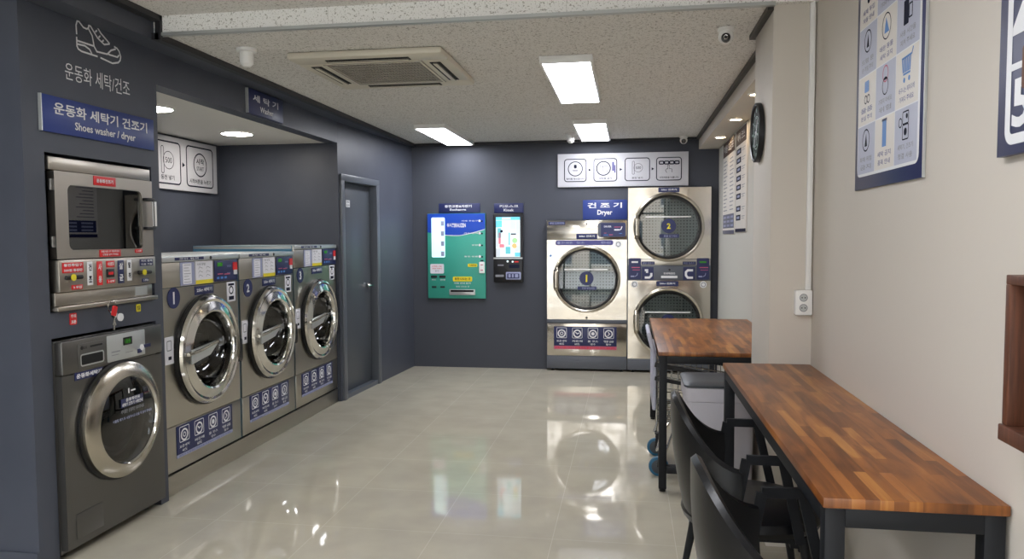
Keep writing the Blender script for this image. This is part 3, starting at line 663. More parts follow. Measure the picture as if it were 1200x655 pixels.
def washer(Y0, W, H, num, label):
    t = thing('washing_machine', label, 'washing machine', (-2.63, Y0, 0.127), LROT, 'front-loading washers in the alcove')
    H -= 0.127; k = W / 0.845; dz = H - 1.263
    def X(x): return x * k
    cz = 0.68; cx = X(0.44)
    zc = 1.083 + dz; zt = H - 0.032        # control band
    b = MB('blue_side').box(0, W, 0.03, 0.035, 0.0, H) if False else MB('blue_side')
    # cabinet shell (sides, back, top) with folded front edges
    b.box(0, 0.012, 0.012, 0.86, 0, H - 0.03).box(W - 0.012, W, 0.012, 0.86, 0, H - 0.03).box(0.012, W - 0.012, 0.85, 0.86, 0, H - 0.03)
    b.mat('pale_metal').box(0, W, 0.012, 0.86, H - 0.03, H, 0.004)
    b.mat('hole').box(0.012, W - 0.012, 0.02, 0.85, 0.0, 0.02)
    build('cabinet', b, t, 'blue painted sides with pale top')
    build('lower_panel', MB('steel').box(0.003, W - 0.003, 0, 0.014, 0.006, 0.272, 0.003), t)
    b = MB('steel').hole_panel(0.003, W - 0.003, 0.276, zc - 0.004, cx, cz, 0.285, 0.0).hole_panel(0.003, W - 0.003, 0.276, zc - 0.004, cx, cz, 0.285, 0.014)
    b.lathe([(0.285, 0.0), (0.285, 0.014)], cx, cz, 64)
    for x in (0.003, W - 0.003): b.f([b.v((x, 0, 0.276)), b.v((x, 0.014, 0.276)), b.v((x, 0.014, zc - 0.004)), b.v((x, 0, zc - 0.004))])
    build('front_panel', b, t)
    build('control_band', MB('steel').box(0.003, W - 0.003, 0.0, 0.014, zc, zt - 0.002, 0.003), t)
    b = MB('pale_metal').box(0, W, -0.012, 0.012, zt, H - 0.001, 0.003); b.mat('navy').box(X(0.12), X(0.42), -0.0135, -0.0125, zt + 0.008, zt + 0.026).mat('white').text('코인 워셔', X(0.16), X(0.36), zt + 0.011, zt + 0.023, -0.0142).mat('black').disc(X(0.5), zt + 0.016, 0.011, -0.0145, -0.012, 16)
    build('top_edge', b, t, 'pale top edge with a small blue label')
    # control panel
    b = MB('navy').box(X(0.555), W - 0.01, -0.006, -0.0005, zc + 0.006, zt - 0.006, 0.002)
    y = -0.0068; z0, z1 = zc + 0.006, zt - 0.006; hz = z1 - z0
    b.mat('sky')
    for i in range(3): b.rr(X(0.575 + i * 0.045), X(0.605 + i * 0.045), z0 + hz * 0.12, z0 + hz * 0.22, 0.003, y, y - 0.0004)
    b.mat('pinkish').rr(X(0.585), X(0.65), z0 + hz * 0.33, z0 + hz * 0.38, 0.002, y, y - 0.0004).rr(X(0.665), X(0.735), z0 + hz * 0.30, z0 + hz * 0.35, 0.002, y, y - 0.0004)
    b.mat('lilac').text('WASH', X(0.70), X(0.755), z0 + hz * 0.65, z0 + hz * 0.76, y).text('DRY', X(0.70), X(0.745), z0 + hz * 0.3, z0 + hz * 0.4, y)
    b.mat('lcd').rr(X(0.585), X(0.645), z0 + hz * 0.72, z0 + hz * 0.9, 0.002, y, y - 0.0004)
    build('control_panel', b, t, 'navy control panel')
    b = MB('white').rr(X(0.785), X(0.825), z0 + hz * 0.28, z0 + hz * 0.5, 0.004, -0.009, -0.005).mat('red').rr(X(0.775), X(0.83), z0 + hz * 0.5, z0 + hz * 0.88, 0.006, -0.009, -0.005)
    build('coin_slot', b, t, 'red and white coin slot')
    b = MB('lilac').box(X(0.185), X(0.335), -0.003, -0.0005, zc + 0.004, zt - 0.004).mat('paper').box(X(0.21), X(0.30), -0.0042, -0.0032, zc + 0.012, zt - 0.012)
    b.mat('grey_ink')
    for i in range(7): b.quad(X(0.22), X(0.29 - 0.01 * (i % 3)), zc + 0.022 + i * 0.017, zc + 0.025 + i * 0.017, -0.0047)
    build('notice', b, t, 'lilac price notice')
    b = MB('paper').box(X(0.345), X(0.535), -0.003, -0.0005, zc + 0.004, zt - 0.004).mat('yellow').box(X(0.345), X(0.535), -0.0038, -0.0031, zc + 0.004, zc + 0.028)
    b.mat('grey_ink').text('이용 방법', X(0.36), X(0.45), zt - 0.03, zt - 0.016, -0.0042)
    for i in range(3):
        for j in range(2): b.stroke([(X(0.375 + j * 0.085), zc + 0.045 + i * 0.025), (X(0.385 + j * 0.085), zc + 0.06 + i * 0.025), (X(0.42 + j * 0.085), zc + 0.05 + i * 0.025)], 0.003, -0.0042, -0.0042)
    build('notice', b, t, 'white instruction notice with yellow foot')
    b = MB('navy').disc(X(0.115), zc - 0.062, 0.062, -0.003, -0.0005, 32).mat('white').text(str(num), X(0.115) - 0.02, X(0.115) + 0.018, zc - 0.098, zc - 0.026, -0.0036, 0.03, True)
    build('number_sticker', b, t, 'round navy sticker with white number')
    b = MB('navy').box(X(0.33), X(0.54), -0.003, -0.0005, zc - 0.063, zc - 0.009, 0.0005).mat('white').text('25kg 세탁기' if num < 3 else '35kg 세탁기', X(0.35), X(0.52), zc - 0.05, zc - 0.022, -0.0036, 0.03)
    build('capacity_label', b, t, 'navy capacity label')
    b = MB('paper').box(X(0.70), X(0.805), -0.003, -0.0005, zc - 0.135, zc - 0.005, 0.0005).mat('ink').circ(X(0.752), zc - 0.06, 0.024, 0.009, -0.0036).quad(X(0.72), X(0.785), zc - 0.125, zc - 0.1, -0.0036).quad(X(0.715), X(0.79), zc - 0.03, zc - 0.015, -0.0036)
    build('warning_sticker', b, t, 'white warning sticker')
    b = MB('paper').rr(X(0.015), X(0.10), cz - 0.035, cz + 0.125, 0.005, -0.003, -0.0005).mat('grey_ink').rrs(X(0.035), X(0.075), cz + 0.045, cz + 0.10, 0.005, 0.006, -0.0036).mat('ink').quad(X(0.045), X(0.075), cz - 0.01, cz + 0.01, -0.0036)
    build('warning_sticker', b, t, 'tall white sticker beside the door')
    # programme panel
    pz, ph = 0.075, 0.19; px, pw = X(0.10), X(0.625)
    b = MB('navy').box(0, pw, -0.003, 0, 0.02, ph, 0.0005).mat('lilac').box(0, pw, -0.0028, 0, 0, 0.0195)
    b.mat('purple').text('세제와 유연제는 자동으로 투입되오니 따로 넣지 마세요', 0.02, pw - 0.03, 0.004, 0.015, -0.0034, 0.0)
    nv = b.nv(); icon_strip(b, pw, ph - 0.02, -0.0036, None)
    b.bm.verts.ensure_lookup_table()
    for v_ in b.bm.verts[nv:]: v_.co.z += 0.02
    b.xf(Matrix.Translation((px, -0.0005, pz)))
    build('programme_panel', b, t, 'navy panel with four programme icons')
    # door: gasket, chrome ring, bowl, drum, handle, hinge
    ga = MB('rubber').lathe([(0.345, -0.001), (0.345, -0.022), (0.30, -0.022), (0.285, 0.005), (0.285, 0.03)], cx, cz)
    build('door_gasket', ga, t, 'black door seal')
    R = MB('chrome').lathe([(0.333, -0.018), (0.338, -0.034), (0.328, -0.05), (0.315, -0.054), (0.30, -0.048), (0.262, -0.062), (0.247, -0.066), (0.236, -0.060), (0.228, -0.04), (0.226, 0.01)], cx, cz, 72)
    door = build('door', R, t, 'round chrome porthole door')
    build('door_glass', MB('glass_dark').lathe([(0.226, -0.01), (0.215, 0.03), (0.18, 0.075), (0.10, 0.105), (0, 0.11)], cx, cz, 48), door, 'dark glass bowl')
    hd = MB('pale_metal'); nv = hd.nv()
    hd.f([hd.v(p) for p in [(cx - 0.262, -0.068, cz - 0.055), (cx - 0.262, -0.068, cz + 0.03), (cx - 0.02, -0.092, cz + 0.055), (cx - 0.03, -0.095, cz + 0.035), (cx - 0.09, -0.085, cz - 0.02)]])
    hd.f([hd.v(p) for p in [(cx - 0.262, -0.062, cz - 0.055), (cx - 0.262, -0.062, cz + 0.03), (cx - 0.02, -0.072, cz + 0.055), (cx - 0.03, -0.072, cz + 0.035), (cx - 0.09, -0.064, cz - 0.02)]][::-1])
    vs = list(hd.bm.verts)[nv:]
    for i in range(5): hd.f([vs[i], vs[(i + 1) % 5], vs[5 + (i + 1) % 5], vs[5 + i]])
    hd.mat('chrome').tube([(cx - 0.285, -0.06, cz + 0.005), (cx - 0.20, -0.085, cz + 0.02), (cx - 0.03, -0.10, cz + 0.052)], 0.012, 10, 0.007)
    build('handle', hd, door, 'silver pull handle')
    build('hinge', MB('black').rr(cx + 0.29, cx + 0.375, cz - 0.135, cz + 0.02, 0.02, -0.045, -0.001, 0.006), t, 'black door hinge')
    d = MB('drum_dark').lathe([(0.284, 0.02), (0.27, 0.14), (0.30, 0.16), (0.30, 0.5), (0.1, 0.52), (0, 0.50)], cx, cz, 48)
    for a in (20, 140, 260):
        c, s = math.cos(math.radians(a)), math.sin(math.radians(a))
        d.tube([(cx + 0.27 * c, 0.17, cz + 0.27 * s), (cx + 0.27 * c, 0.48, cz + 0.27 * s)], 0.035, 8)
    build('drum', d, t, 'dark perforated drum')
    return t
t = thing('washer_plinth', 'low brushed steel plinth carrying the three washers', 'plinth', (-2.63, 3.885, 0), LROT)
b = MB('steel').box(0, 2.6, 0.0, 0.012, 0, 0.12, 0.002).box(0, 0.012, 0.012, 0.86, 0, 0.12).box(2.588, 2.6, 0.012, 0.86, 0, 0.12).mat('black').box(0.012, 2.588, 0.02, 0.86, 0.005, 0.125)
build('kick_plate', b, t)
washer(3.905, 0.85, 1.395, 1, 'steel front-loading washer with round number 1 sticker, beside the pier')
washer(4.775, 0.825, 1.395, 2, 'steel front-loading washer with round number 2 sticker, middle of the row')
washer(5.618, 0.868, 1.44, 3, 'taller steel front-loading washer with number 3 sticker, beside the door')

def dryer_door(t, cx, cz, R, num, handle=True):
    build('door_gasket', MB('rubber').lathe([(R * 0.9, -0.03), (R * 0.885, -0.036), (R * 0.82, -0.03), (R * 0.815, 0.01)], cx, cz, 64), t, 'black door seal')
    d = MB('satin').lathe([(R * 1.0, -0.001), (R * 1.0, -0.03), (R * 0.985, -0.042), (R * 0.95, -0.047), (R * 0.915, -0.042), (R * 0.895, -0.028), (R * 0.895, -0.001)], cx, cz, 72)
    door = build('door', d, t, 'round silver porthole door')
    build('door_glass', MB('glass_dryer').lathe([(R * 0.85, -0.034), (0, -0.038)], cx, cz, 56), door, 'clear door glass')
    b = MB('navy').disc(cx, cz + 0.01, 0.078, -0.0415, -0.039, 32)
    if num: b.mat('yellow').text(str(num), cx - 0.02, cx + 0.02, cz - 0.03, cz + 0.05, -0.042, 0.03, True)
    else: b.mat('yellow').text('3', cx - 0.02, cx + 0.02, cz - 0.03, cz + 0.05, -0.042, 0.03, True)
    build('number_sticker', b, door, 'round navy sticker with yellow number')
    b = MB('navy').rr(cx - 0.10, cx + 0.11, cz - 0.118, cz - 0.078, 0.006, -0.041, -0.039).mat('lilac').text('문을 당기세요', cx - 0.05, cx + 0.09, cz - 0.109, cz - 0.087, -0.0416)
    build('door_label', b, door, 'navy strip label on the glass')
    b = MB('white_plastic').box(cx - R * 0.66, cx + R * 0.62, -0.046, -0.039, cz + R * 0.27, cz + R * 0.305, 0.003)  # white strip modelled in place of a reflected line on the door
    build('reflection_bar', b, door, 'thin pale bar standing in for a reflection on the glass')
    h = MB('satin').tube([(cx - R * 0.9, -0.04, cz + 0.12), (cx - R * 0.9, -0.085, cz + 0.085), (cx - R * 0.9, -0.09, cz), (cx - R * 0.9, -0.085, cz - 0.085), (cx - R * 0.9, -0.04, cz - 0.12)], 0.02, 10, flat=(0.012, 0.028))
    build('handle', h, door, 'silver bow handle')
    dr = MB('drum').lathe([(R * 0.82, 0.0), (R * 0.86, 0.06), (R * 1.02, 0.08), (R * 1.02, 0.6), (0, 0.62)], cx, cz, 56)
    for a in (75, 195, 315):
        c, s = math.cos(math.radians(a)), math.sin(math.radians(a))
        dr.tube([(cx + R * 0.97 * c, 0.1, cz + R * 0.97 * s), (cx + R * 0.97 * c, 0.58, cz + R * 0.97 * s)], 0.05, 8)
    build('drum', dr, t, 'perforated steel drum')

def panel(t, x0, x1, z0, z1, cx, cz, r, m='mirror_steel'):
    b = MB(m).hole_panel(x0, x1, z0, z1, cx, cz, r, 0.0).lathe([(r, 0.0), (r, 0.02)], cx, cz, 64)
    build('front_panel', b, t)
def cabinet(t, W, H):
    b = MB('slate_metal').box(0, 0.01, 0.004, 0.82, 0.03, H).box(W - 0.01, W, 0.004, 0.82, 0.03, H).box(0.01, W - 0.01, 0.004, 0.82, H - 0.01, H).box(0.01, W - 0.01, 0.81, 0.82, 0.03, H - 0.01)
    build('cabinet', b, t, 'dark painted cabinet sides')
DY = 8.335
t = thing('dryer', 'single steel tumble dryer with number 1 on its door and an icon panel below', 'dryer', (-0.905, DY, 0))
W = 0.887
cabinet(t, W, 1.68)
b = MB('slate_metal').box(0.002, W - 0.002, 0.0, 0.02, 0.025, 0.17, 0.003).mat('black')
for x in (0.06, W - 0.06): b.zlathe([(0, 0), (0.02, 0), (0.02, 0.008), (0.009, 0.01), (0.009, 0.03), (0, 0.03)], x, 0.05, 14)
build('base', b, t, 'slate kick base on levelling feet')
build('lower_panel', MB('mirror_steel').box(0.003, W - 0.003, 0, 0.014, 0.173, 0.535, 0.004), t)
build('divider', MB('slate_metal').box(0.0, W, -0.012, 0.014, 0.538, 0.577, 0.004), t, 'slate divider strip')
panel(t, 0.003, W - 0.003, 0.58, 1.466, 0.445, 1.03, 0.315)
build('header_panel', MB('mirror_steel').box(0.003, W - 0.003, 0, 0.014, 1.470, 1.678, 0.004), t)
dryer_door(t, 0.445, 1.03, 0.372, 1)
b = MB('slate_metal').rr(0.567, 0.87, 1.493, 1.652, 0.03, -0.004, -0.0005).mat('navy').rr(0.60, 0.865, 1.497, 1.648, 0.006, -0.006, -0.004)
y = -0.0066
b.mat('white').text('DRYER', 0.635, 0.715, 1.60, 1.618, y, 0.02).rr(0.745, 0.80, 1.565, 1.58, 0.004, y, y - 0.0003).stroke([(0.80, 1.57), (0.82, 1.58), (0.83, 1.61)], 0.01, y, y)
b.mat('pinkish').quad(0.745, 0.815, 1.60, 1.606, y).quad(0.69, 0.73, 1.515, 1.522, y).quad(0.635, 0.66, 1.535, 1.54, y)
b.mat('sky').quad(0.63, 0.68, 1.515, 1.52, y).quad(0.80, 0.83, 1.53, 1.536, y)
build('control_panel', b, t, 'navy control panel')
b = MB('navy').box(0.33, 0.56, -0.003, -0.0005, 1.472, 1.532, 0.0005).mat('white').text('26kg 건조기', 0.36, 0.53, 1.49, 1.515, -0.0036, 0.03)
build('capacity_label', b, t, 'navy capacity label')
b = MB('purple').rr(0.10, 0.735, 1.405, 1.460, 0.02, -0.003, -0.0005).mat('lilac').disc(0.135, 1.432, 0.016, -0.0034, -0.003, 16).text('건조기 사용전 필터', 0.16, 0.285, 1.42, 1.446, -0.0036, 0.02).text('청소', 0.33, 0.42, 1.42, 1.446, -0.0036).text('해주세요', 0.60, 0.71, 1.42, 1.446, -0.0036, 0.02)
build('strip_label', b, t, 'purple strip label above the door')
b = MB('white').disc(0.79, 1.415, 0.036, -0.003, -0.0005, 24).mat('ink').circ(0.79, 1.415, 0.022, 0.005, -0.0036)
build('lock_sticker', b, t, 'round white sticker')
b = MB('navy').box(0.02, 0.205, -0.003, -0.0005, 1.63, 1.668).mat('lilac').text('코인 드라이어', 0.035, 0.19, 1.638, 1.66, -0.0036, 0.02)
build('brand_label', b, t, 'small navy label')
b = MB('black').disc(0.445, 1.642, 0.012, -0.006, -0.0005, 14).disc(0.445, 0.60, 0.012, -0.006, -0.0005, 14).mat('sky').disc(0.045, 1.29, 0.012, -0.004, -0.0005, 14)
build('lock', b, t, 'small dark locks')
b = MB('navy').box(0.08, 0.775, -0.003, 0, 0.283, 0.50, 0.0005).mat('pinkish').box(0.08, 0.775, -0.0028, 0, 0.245, 0.282)
b.mat('red').text('건조기 이용시 반드시 세탁물 주머니를 확인하세요 라이터 볼펜 금지', 0.10, 0.75, 0.253, 0.275, -0.0034, 0.02)
c = MB('white'); icon_strip(c, 0.695, 0.217, -0.0036, None); c.xf(Matrix.Translation((0.08, 0, 0.283)))
build('programme_panel', b, t, 'navy and pink programme panel'); build('programme_icons', c, t, 'four white programme icons')

t = thing('stacked_dryer', 'tall steel double dryer with number 2 on its upper door, behind the tables', 'dryer', (-0.012, DY, 0))
W = 0.888
cabinet(t, W, 2.03)
b = MB('slate_metal').box(0.002, W - 0.002, 0.0, 0.02, 0.025, 0.15, 0.003).mat('black')
for x in (0.06, W - 0.06): b.zlathe([(0, 0), (0.02, 0), (0.02, 0.008), (0.009, 0.01), (0.009, 0.03), (0, 0.03)], x, 0.05, 14)
build('base', b, t, 'slate kick base on levelling feet')
panel(t, 0.003, W - 0.003, 1.255, 2.028, 0.437, 1.60, 0.32)
panel(t, 0.003, W - 0.003, 0.153, 1.017, 0.437, 0.565, 0.32)
b = MB('slate_metal').box(0.003, W - 0.003, 0, 0.014, 1.02, 1.18, 0.003).mat('steel').box(0.003, W - 0.003, 0, 0.014, 1.182, 1.252, 0.003)
b.mat('white').text('EXPRESS', 0.39, 0.51, 1.085, 1.105, -0.001, 0.02).rr(0.36, 0.535, 1.045, 1.07, 0.006, -0.0012, -0.0006).mat('black').disc(0.45, 1.135, 0.011, -0.004, 0, 14)
build('middle_panel', b, t, 'slate panel between the two doors')
for x0, s in ((0.012, 1), (0.738, 2)):
    b = MB('navy').rr(x0, x0 + 0.132, 1.03, 1.262, 0.012, -0.006, -0.0005)
    b.mat('white' if s == 1 else 'lcd').quad(x0 + 0.03, x0 + 0.10, 1.21, 1.228, -0.0066)
    b.mat('pinkish').quad(x0 + 0.03, x0 + 0.12, 1.155, 1.165, -0.0066).quad(x0 + 0.04, x0 + 0.12, 1.13, 1.136, -0.0066)
    b.mat('lilac').rr(x0 + 0.02, x0 + 0.06, 1.055, 1.07, 0.004, -0.0066, -0.0068).stroke([(x0 + 0.065, 1.06), (x0 + 0.09, 1.075), (x0 + 0.095, 1.1)], 0.006, -0.0066, -0.0066)
    build('control_panel', b, t, 'navy control panel')
for x0, s in ((0.155, 1), (0.595, 2)):
    b = MB('navy').rr(x0, x0 + 0.125, 1.025, 1.165, 0.004, -0.003, -0.0005)
    b.mat('white')
    if s == 1: b.stroke([(x0 + 0.03, 1.13), (x0 + 0.055, 1.13), (x0 + 0.055, 1.10)], 0.024, -0.0036, -0.0036).stroke([(x0 + 0.03, 1.05), (x0 + 0.08, 1.05), (x0 + 0.10, 1.07), (x0 + 0.10, 1.10)], 0.024, -0.0036, -0.0036)
    else: b.stroke([(x0 + 0.105, 1.13), (x0 + 0.05, 1.13), (x0 + 0.03, 1.11), (x0 + 0.03, 1.075), (x0 + 0.05, 1.05), (x0 + 0.105, 1.05)], 0.024, -0.0036, -0.0036)
    build('direction_sticker', b, t, 'navy sticker with a white bent arrow')
    b = MB('navy').box(x0 - 0.005, x0 + 0.135, -0.003, -0.0005, 1.19, 1.225).mat('lilac').text('상단 건조기' if s == 1 else '하단 건조기', x0 + 0.005, x0 + 0.12, 1.197, 1.217, -0.0036)
    build('strip_label', b, t, 'small navy strip label')
dryer_door(t, 0.437, 1.60, 0.378, 2)
dryer_door(t, 0.437, 0.565, 0.378, 0)
b = MB('navy').rr(0.325, 0.55, 1.975, 2.026, 0.008, -0.003, -0.0005).mat('white').text('26kg 건조기', 0.355, 0.52, 1.99, 2.013, -0.0036, 0.03)
build('capacity_label', b, t, 'navy capacity label')
b = MB('navy').rr(0.31, 0.545, 0.955, 1.012, 0.008, -0.003, -0.0005).mat('white').text('26kg 건조기', 0.345, 0.51, 0.972, 0.996, -0.0036, 0.03)
build('capacity_label', b, t, 'navy capacity label')
for x in (0.075, 0.81):
    b = MB('white').disc(x, 0.975, 0.036, -0.003, -0.0005, 24).mat('ink').circ(x, 0.975, 0.022, 0.005, -0.0036)
    build('lock_sticker', b, t, 'round white sticker')

# built-in shoe dryer
t = thing('shoe_dryer', 'built-in steel shoe dryer with window and coin panel, upper pier machine', 'shoe dryer', (XL, 2.92, 1.163), LROT)
x0, x1 = 0.127, 0.876; Hs = 0.728
b = MB('black').box(x0, x1, 0.06, 0.8, 0.002, Hs - 0.002)
build('cabinet', b, t)
b = MB('inox_warm')
b.prism([(x0 + 0.01, Hs - 0.075), (x1 - 0.01, Hs - 0.075), (x1 - 0.01, Hs - 0.015), (x0 + 0.01, Hs - 0.015)], -0.006, 0.055, 0.004)
build('top_rail', b, t, 'steel top rail')
dz0, dz1 = 0.245, 0.65; dx0, dx1 = x0 + 0.025, x1 - 0.015
def rect_ring(b, a, c, y0, y1):
    (ax0, ax1, az0, az1), (bx0, bx1, bz0, bz1) = a, c
    O = rrect(ax0, ax1, az0, az1, 0.006); I = rrect(bx0, bx1, bz0, bz1, 0.03); k = len(O)
    V = [[b.v((p[0], y, p[1])) for p in P] for y in (y0, y1) for P in (O, I)]
    for i in range(k):
        j = (i + 1) % k
        b.f([V[0][i], V[0][j], V[1][j], V[1][i]]); b.f([V[2][i], V[3][i], V[3][j], V[2][j]])
        b.f([V[0][i], V[2][i], V[2][j], V[0][j]]); b.f([V[1][i], V[1][j], V[3][j], V[3][i]])
b = MB('inox_warm'); rect_ring(b, (dx0, dx1, dz0, dz1), (x0 + 0.105, x1 - 0.105, 0.285, 0.59), -0.018, 0.02)
door = build('door', b, t, 'steel door with rounded window')
build('window', MB('glass_smoke').rr(x0 + 0.106, x1 - 0.106, 0.286, 0.589, 0.03, -0.008, -0.002), door, 'smoked window')
hd = MB('black').box(dx1 - 0.085, dx1 - 0.02, -0.05, -0.018, 0.54, 0.556, 0.004).box(dx1 - 0.085, dx1 - 0.02, -0.05, -0.018, 0.385, 0.401, 0.004)
hd.mat('white_plastic').box(dx1 - 0.045, dx1 - 0.018, -0.058, -0.044, 0.40, 0.541, 0.004)
build('handle', hd, door, 'black handle with pale grip')
for zz in (0.30, 0.56): build('hinge', MB('steel_dark').tube([(x0 + 0.012, -0.012, zz), (x0 + 0.012, -0.012, zz + 0.05)], 0.011, 12), t)
b = MB('hole').box(x0 + 0.1, x1 - 0.1, 0.045, 0.055, 0.27, 0.6); 
b.mat('drum').box(x0 + 0.12, x1 - 0.12, 0.03, 0.034, 0.43, 0.436).box(x0 + 0.12, x1 - 0.12, 0.03, 0.034, 0.35, 0.356)
build('shelf_rack', b, t)
b = MB('red').box(0.405, 0.565, -0.021, -0.0185, 0.60, 0.645, 0.0005).mat('white').text('운동화건조기', 0.425, 0.545, 0.613, 0.632, -0.0216, 0.03)
build('name_label', b, door, 'red name label')
b = MB('red').box(0.43, 0.585, -0.021, -0.0185, 0.248, 0.283, 0.0005).mat('white').text('문을 닫은 후 작동하세요', 0.44, 0.575, 0.27, 0.28, -0.0216, 0.02).text('신발을 넣어 주세요', 0.45, 0.565, 0.254, 0.265, -0.0216, 0.02)
build('warning_label', b, door, 'red warning label')
b = MB('red').rr(0.70, 0.76, 0.262, 0.282, 0.008, -0.021, -0.0185).mat('white').text('1 시작', 0.71, 0.75, 0.266, 0.278, -0.0216, 0.03)
build('step_label', b, door, 'small red step label')
# coin panel
b = MB('inox_warm').box(x0 + 0.02, x1 - 0.02, -0.03, 0.03, 0.093, 0.24, 0.004)
cp = build('coin_panel', b, t, 'steel coin panel with red and navy labels'); y = -0.0315
def label(mm, a, c, z0, z1, lines, nm, lab, tm='white'):
    q = MB(mm).box(a, c, -0.0325, -0.0302, z0, z1, 0.0005).mat(tm)
    n = len(lines); hh = (z1 - z0) / n
    for i, s in enumerate(lines): q.text(s, a + 0.008, c - 0.008, z1 - (i + 0.78) * hh, z1 - (i + 0.22) * hh, -0.0331, 0.03)
    build(nm, q, cp, lab)
label('red', 0.165, 0.30, 0.18, 0.228, ['동전투입구', '500원 동전만'], 'coin_label', 'red coin label')
label('navy', 0.72, 0.83, 0.192, 0.228, ['카드 결제', '이용 가능'], 'card_label', 'navy card label')
label('white', 0.325, 0.362, 0.115, 0.228, ['건', '조'], 'switch_plate', 'white switch plate', 'ink')
label('red', 0.392, 0.43, 0.11, 0.228, ['사', '용'], 'red_plate', 'red plate')
label('red', 0.46, 0.52, 0.195, 0.228, ['비상정지'], 'stop_label', 'red stop label')
label('red', 0.46, 0.52, 0.115, 0.135, ['3 선택'], 'step_label', 'small red step label')
label('red', 0.22, 0.29, 0.10, 0.122, ['2 투입'], 'step_label', 'small red step label')
label('navy', 0.545, 0.59, 0.11, 0.228, ['살', '균'], 'navy_plate', 'navy plate')
label('white', 0.615, 0.65, 0.12, 0.228, ['탈', '취'], 'switch_plate', 'white switch plate', 'ink')
label('navy', 0.735, 0.79, 0.105, 0.125, ['2 투입'], 'step_label', 'small navy step label')
build('display', MB('black').box(0.46, 0.515, -0.0345, -0.03, 0.145, 0.187, 0.002).mat('red').box(0.47, 0.505, -0.0352, -0.0346, 0.158, 0.172), cp, 'dark red display')
for c_ in (0.235, 0.755):
    build('coin_mechanism', MB('black').rr(c_ - 0.055, c_ + 0.055, 0.148, 0.168, 0.008, -0.04, -0.03, 0.003).mat('yellow').disc(c_ - 0.012, 0.158, 0.016, -0.043, -0.04, 20), cp, 'black coin slot with yellow button')
b = MB('inox_warm').box(x0 + 0.01, x1 - 0.03, -0.012, 0.03, 0.028, 0.09, 0.003).box(x0 + 0.005, x1 - 0.005, -0.03, 0.03, 0.005, 0.026, 0.004).mat('pale_metal').box(0.70, 0.80, -0.0135, -0.0122, 0.035, 0.08)
build('bottom_rail', b, t, 'steel bottom rail')
t = thing('key_bunch', 'bunch of keys with a red tag hanging from the shoe dryer', 'keys', (XL, 3.40, 1.19), LROT)
b = MB('chrome').tube([(0.03 * math.cos(a), -0.04 - 0.0 * a, -0.03 + 0.03 * math.sin(a)) for a in [2 * PI * i / 20 for i in range(20)]], 0.003, 6, closed=True)
build('key_ring', b, t)
for i, (a, L) in enumerate(((-0.35, 0.075), (0.05, 0.09), (0.4, 0.07))):
    k = MB('chrome').rr(-0.011, 0.011, -0.03, 0.0, 0.009, -0.002, 0.001).box(-0.004, 0.004, -0.002, 0.001, -L, -0.028)
    k.xf(Matrix.Translation((0.008 * (i - 1), -0.043 - 0.006 * i, -0.055)) @ Matrix.Rotation(a, 4, 'Y')); build('key', k, t)
k = MB('red').rr(-0.016, 0.016, -0.05, 0.0, 0.006, -0.003, 0.003); k.xf(Matrix.Translation((-0.006, -0.062, -0.025)) @ Matrix.Rotation(0.3, 4, 'Y')); build('key_tag', k, t, 'red tag')
k = MB('white').disc(0, -0.02, 0.02, -0.004, 0.004, 16); k.xf(Matrix.Translation((0.03, -0.062, -0.065))); build('key_fob', k, t, 'pale round fob')
def wall_sticker(nm, lab, x, z, w_, h_, m, lines, tm='white'):
    q = MB(m).rr(0, w_, 0, h_, 0.006, -0.003, -0.0005).mat(tm); n = len(lines); hh = h_ / n
    for i, s in enumerate(lines): q.text(s, 0.006, w_ - 0.006, h_ - (i + 0.8) * hh, h_ - (i + 0.2) * hh, -0.0036, 0.03)
    tag(build(nm, q), lab, 'sticker', 'stickers under the shoe dryer', (XL, 2.92 + x, z), LROT)
wall_sticker('wall_sticker', 'small red square sticker under the shoe dryer', 0.235, 1.095, 0.045, 0.055, 'red', ['주의', '고온'])
wall_sticker('wall_sticker', 'small yellow sticker under the shoe dryer, near the alcove', 0.72, 1.11, 0.035, 0.04, 'yellow', ['점검'], 'ink')

# built-in shoe washer
t = thing('shoe_washer', 'dark grey front-loading washer built into the pier under the shoe dryer', 'washing machine', (XL, 2.92, 0), LROT)
x0, x1 = 0.128, 0.878; top = 1.03; y0 = -0.035
b = MB('steel_dark').box(x0, x1, 0.0, 0.7, 0.03, top, 0.006)
for xx in (x0 + 0.06, x1 - 0.06): b.mat('black').zlathe([(0, 0), (0.022, 0), (0.022, 0.012), (0.01, 0.014), (0.01, 0.03), (0, 0.03)], xx, 0.06, 14)
build('cabinet', b, t)
ccx, ccz, R = 0.515, 0.583, 0.29
b = MB('steel_dark').hole_panel(x0 + 0.004, x1 - 0.004, 0.05, 0.868, ccx, ccz, 0.235, y0).lathe([(0.235, y0), (0.235, 0.0)], ccx, ccz, 64)
for xa in (x0 + 0.004, x1 - 0.004): b.f([b.v((xa, y0, 0.05)), b.v((xa, 0, 0.05)), b.v((xa, 0, 0.868)), b.v((xa, y0, 0.868))])
b.f([b.v((x0 + 0.004, y0, 0.05)), b.v((x1 - 0.004, y0, 0.05)), b.v((x1 - 0.004, 0, 0.05)), b.v((x0 + 0.004, 0, 0.05))])
build('front_panel', b, t)
b = MB('steel_dark').box(x0 + 0.004, x1 - 0.004, y0 - 0.006, 0, 0.872, top - 0.002, 0.006)
build('control_panel', b, t, 'dark control band')
b = MB('steel_dark').rr(x0 + 0.105, x0 + 0.285, 0.885, 1.005, 0.006, y0 - 0.010, y0 - 0.006, 0.002)
b.mat('hole').rr(x0 + 0.12, x0 + 0.265, 0.905, 0.948, 0.008, y0 - 0.0112, y0 - 0.0102).mat('pale_metal').rrs(x0 + 0.115, x0 + 0.27, 0.90, 0.953, 0.01, 0.006, y0 - 0.0118)
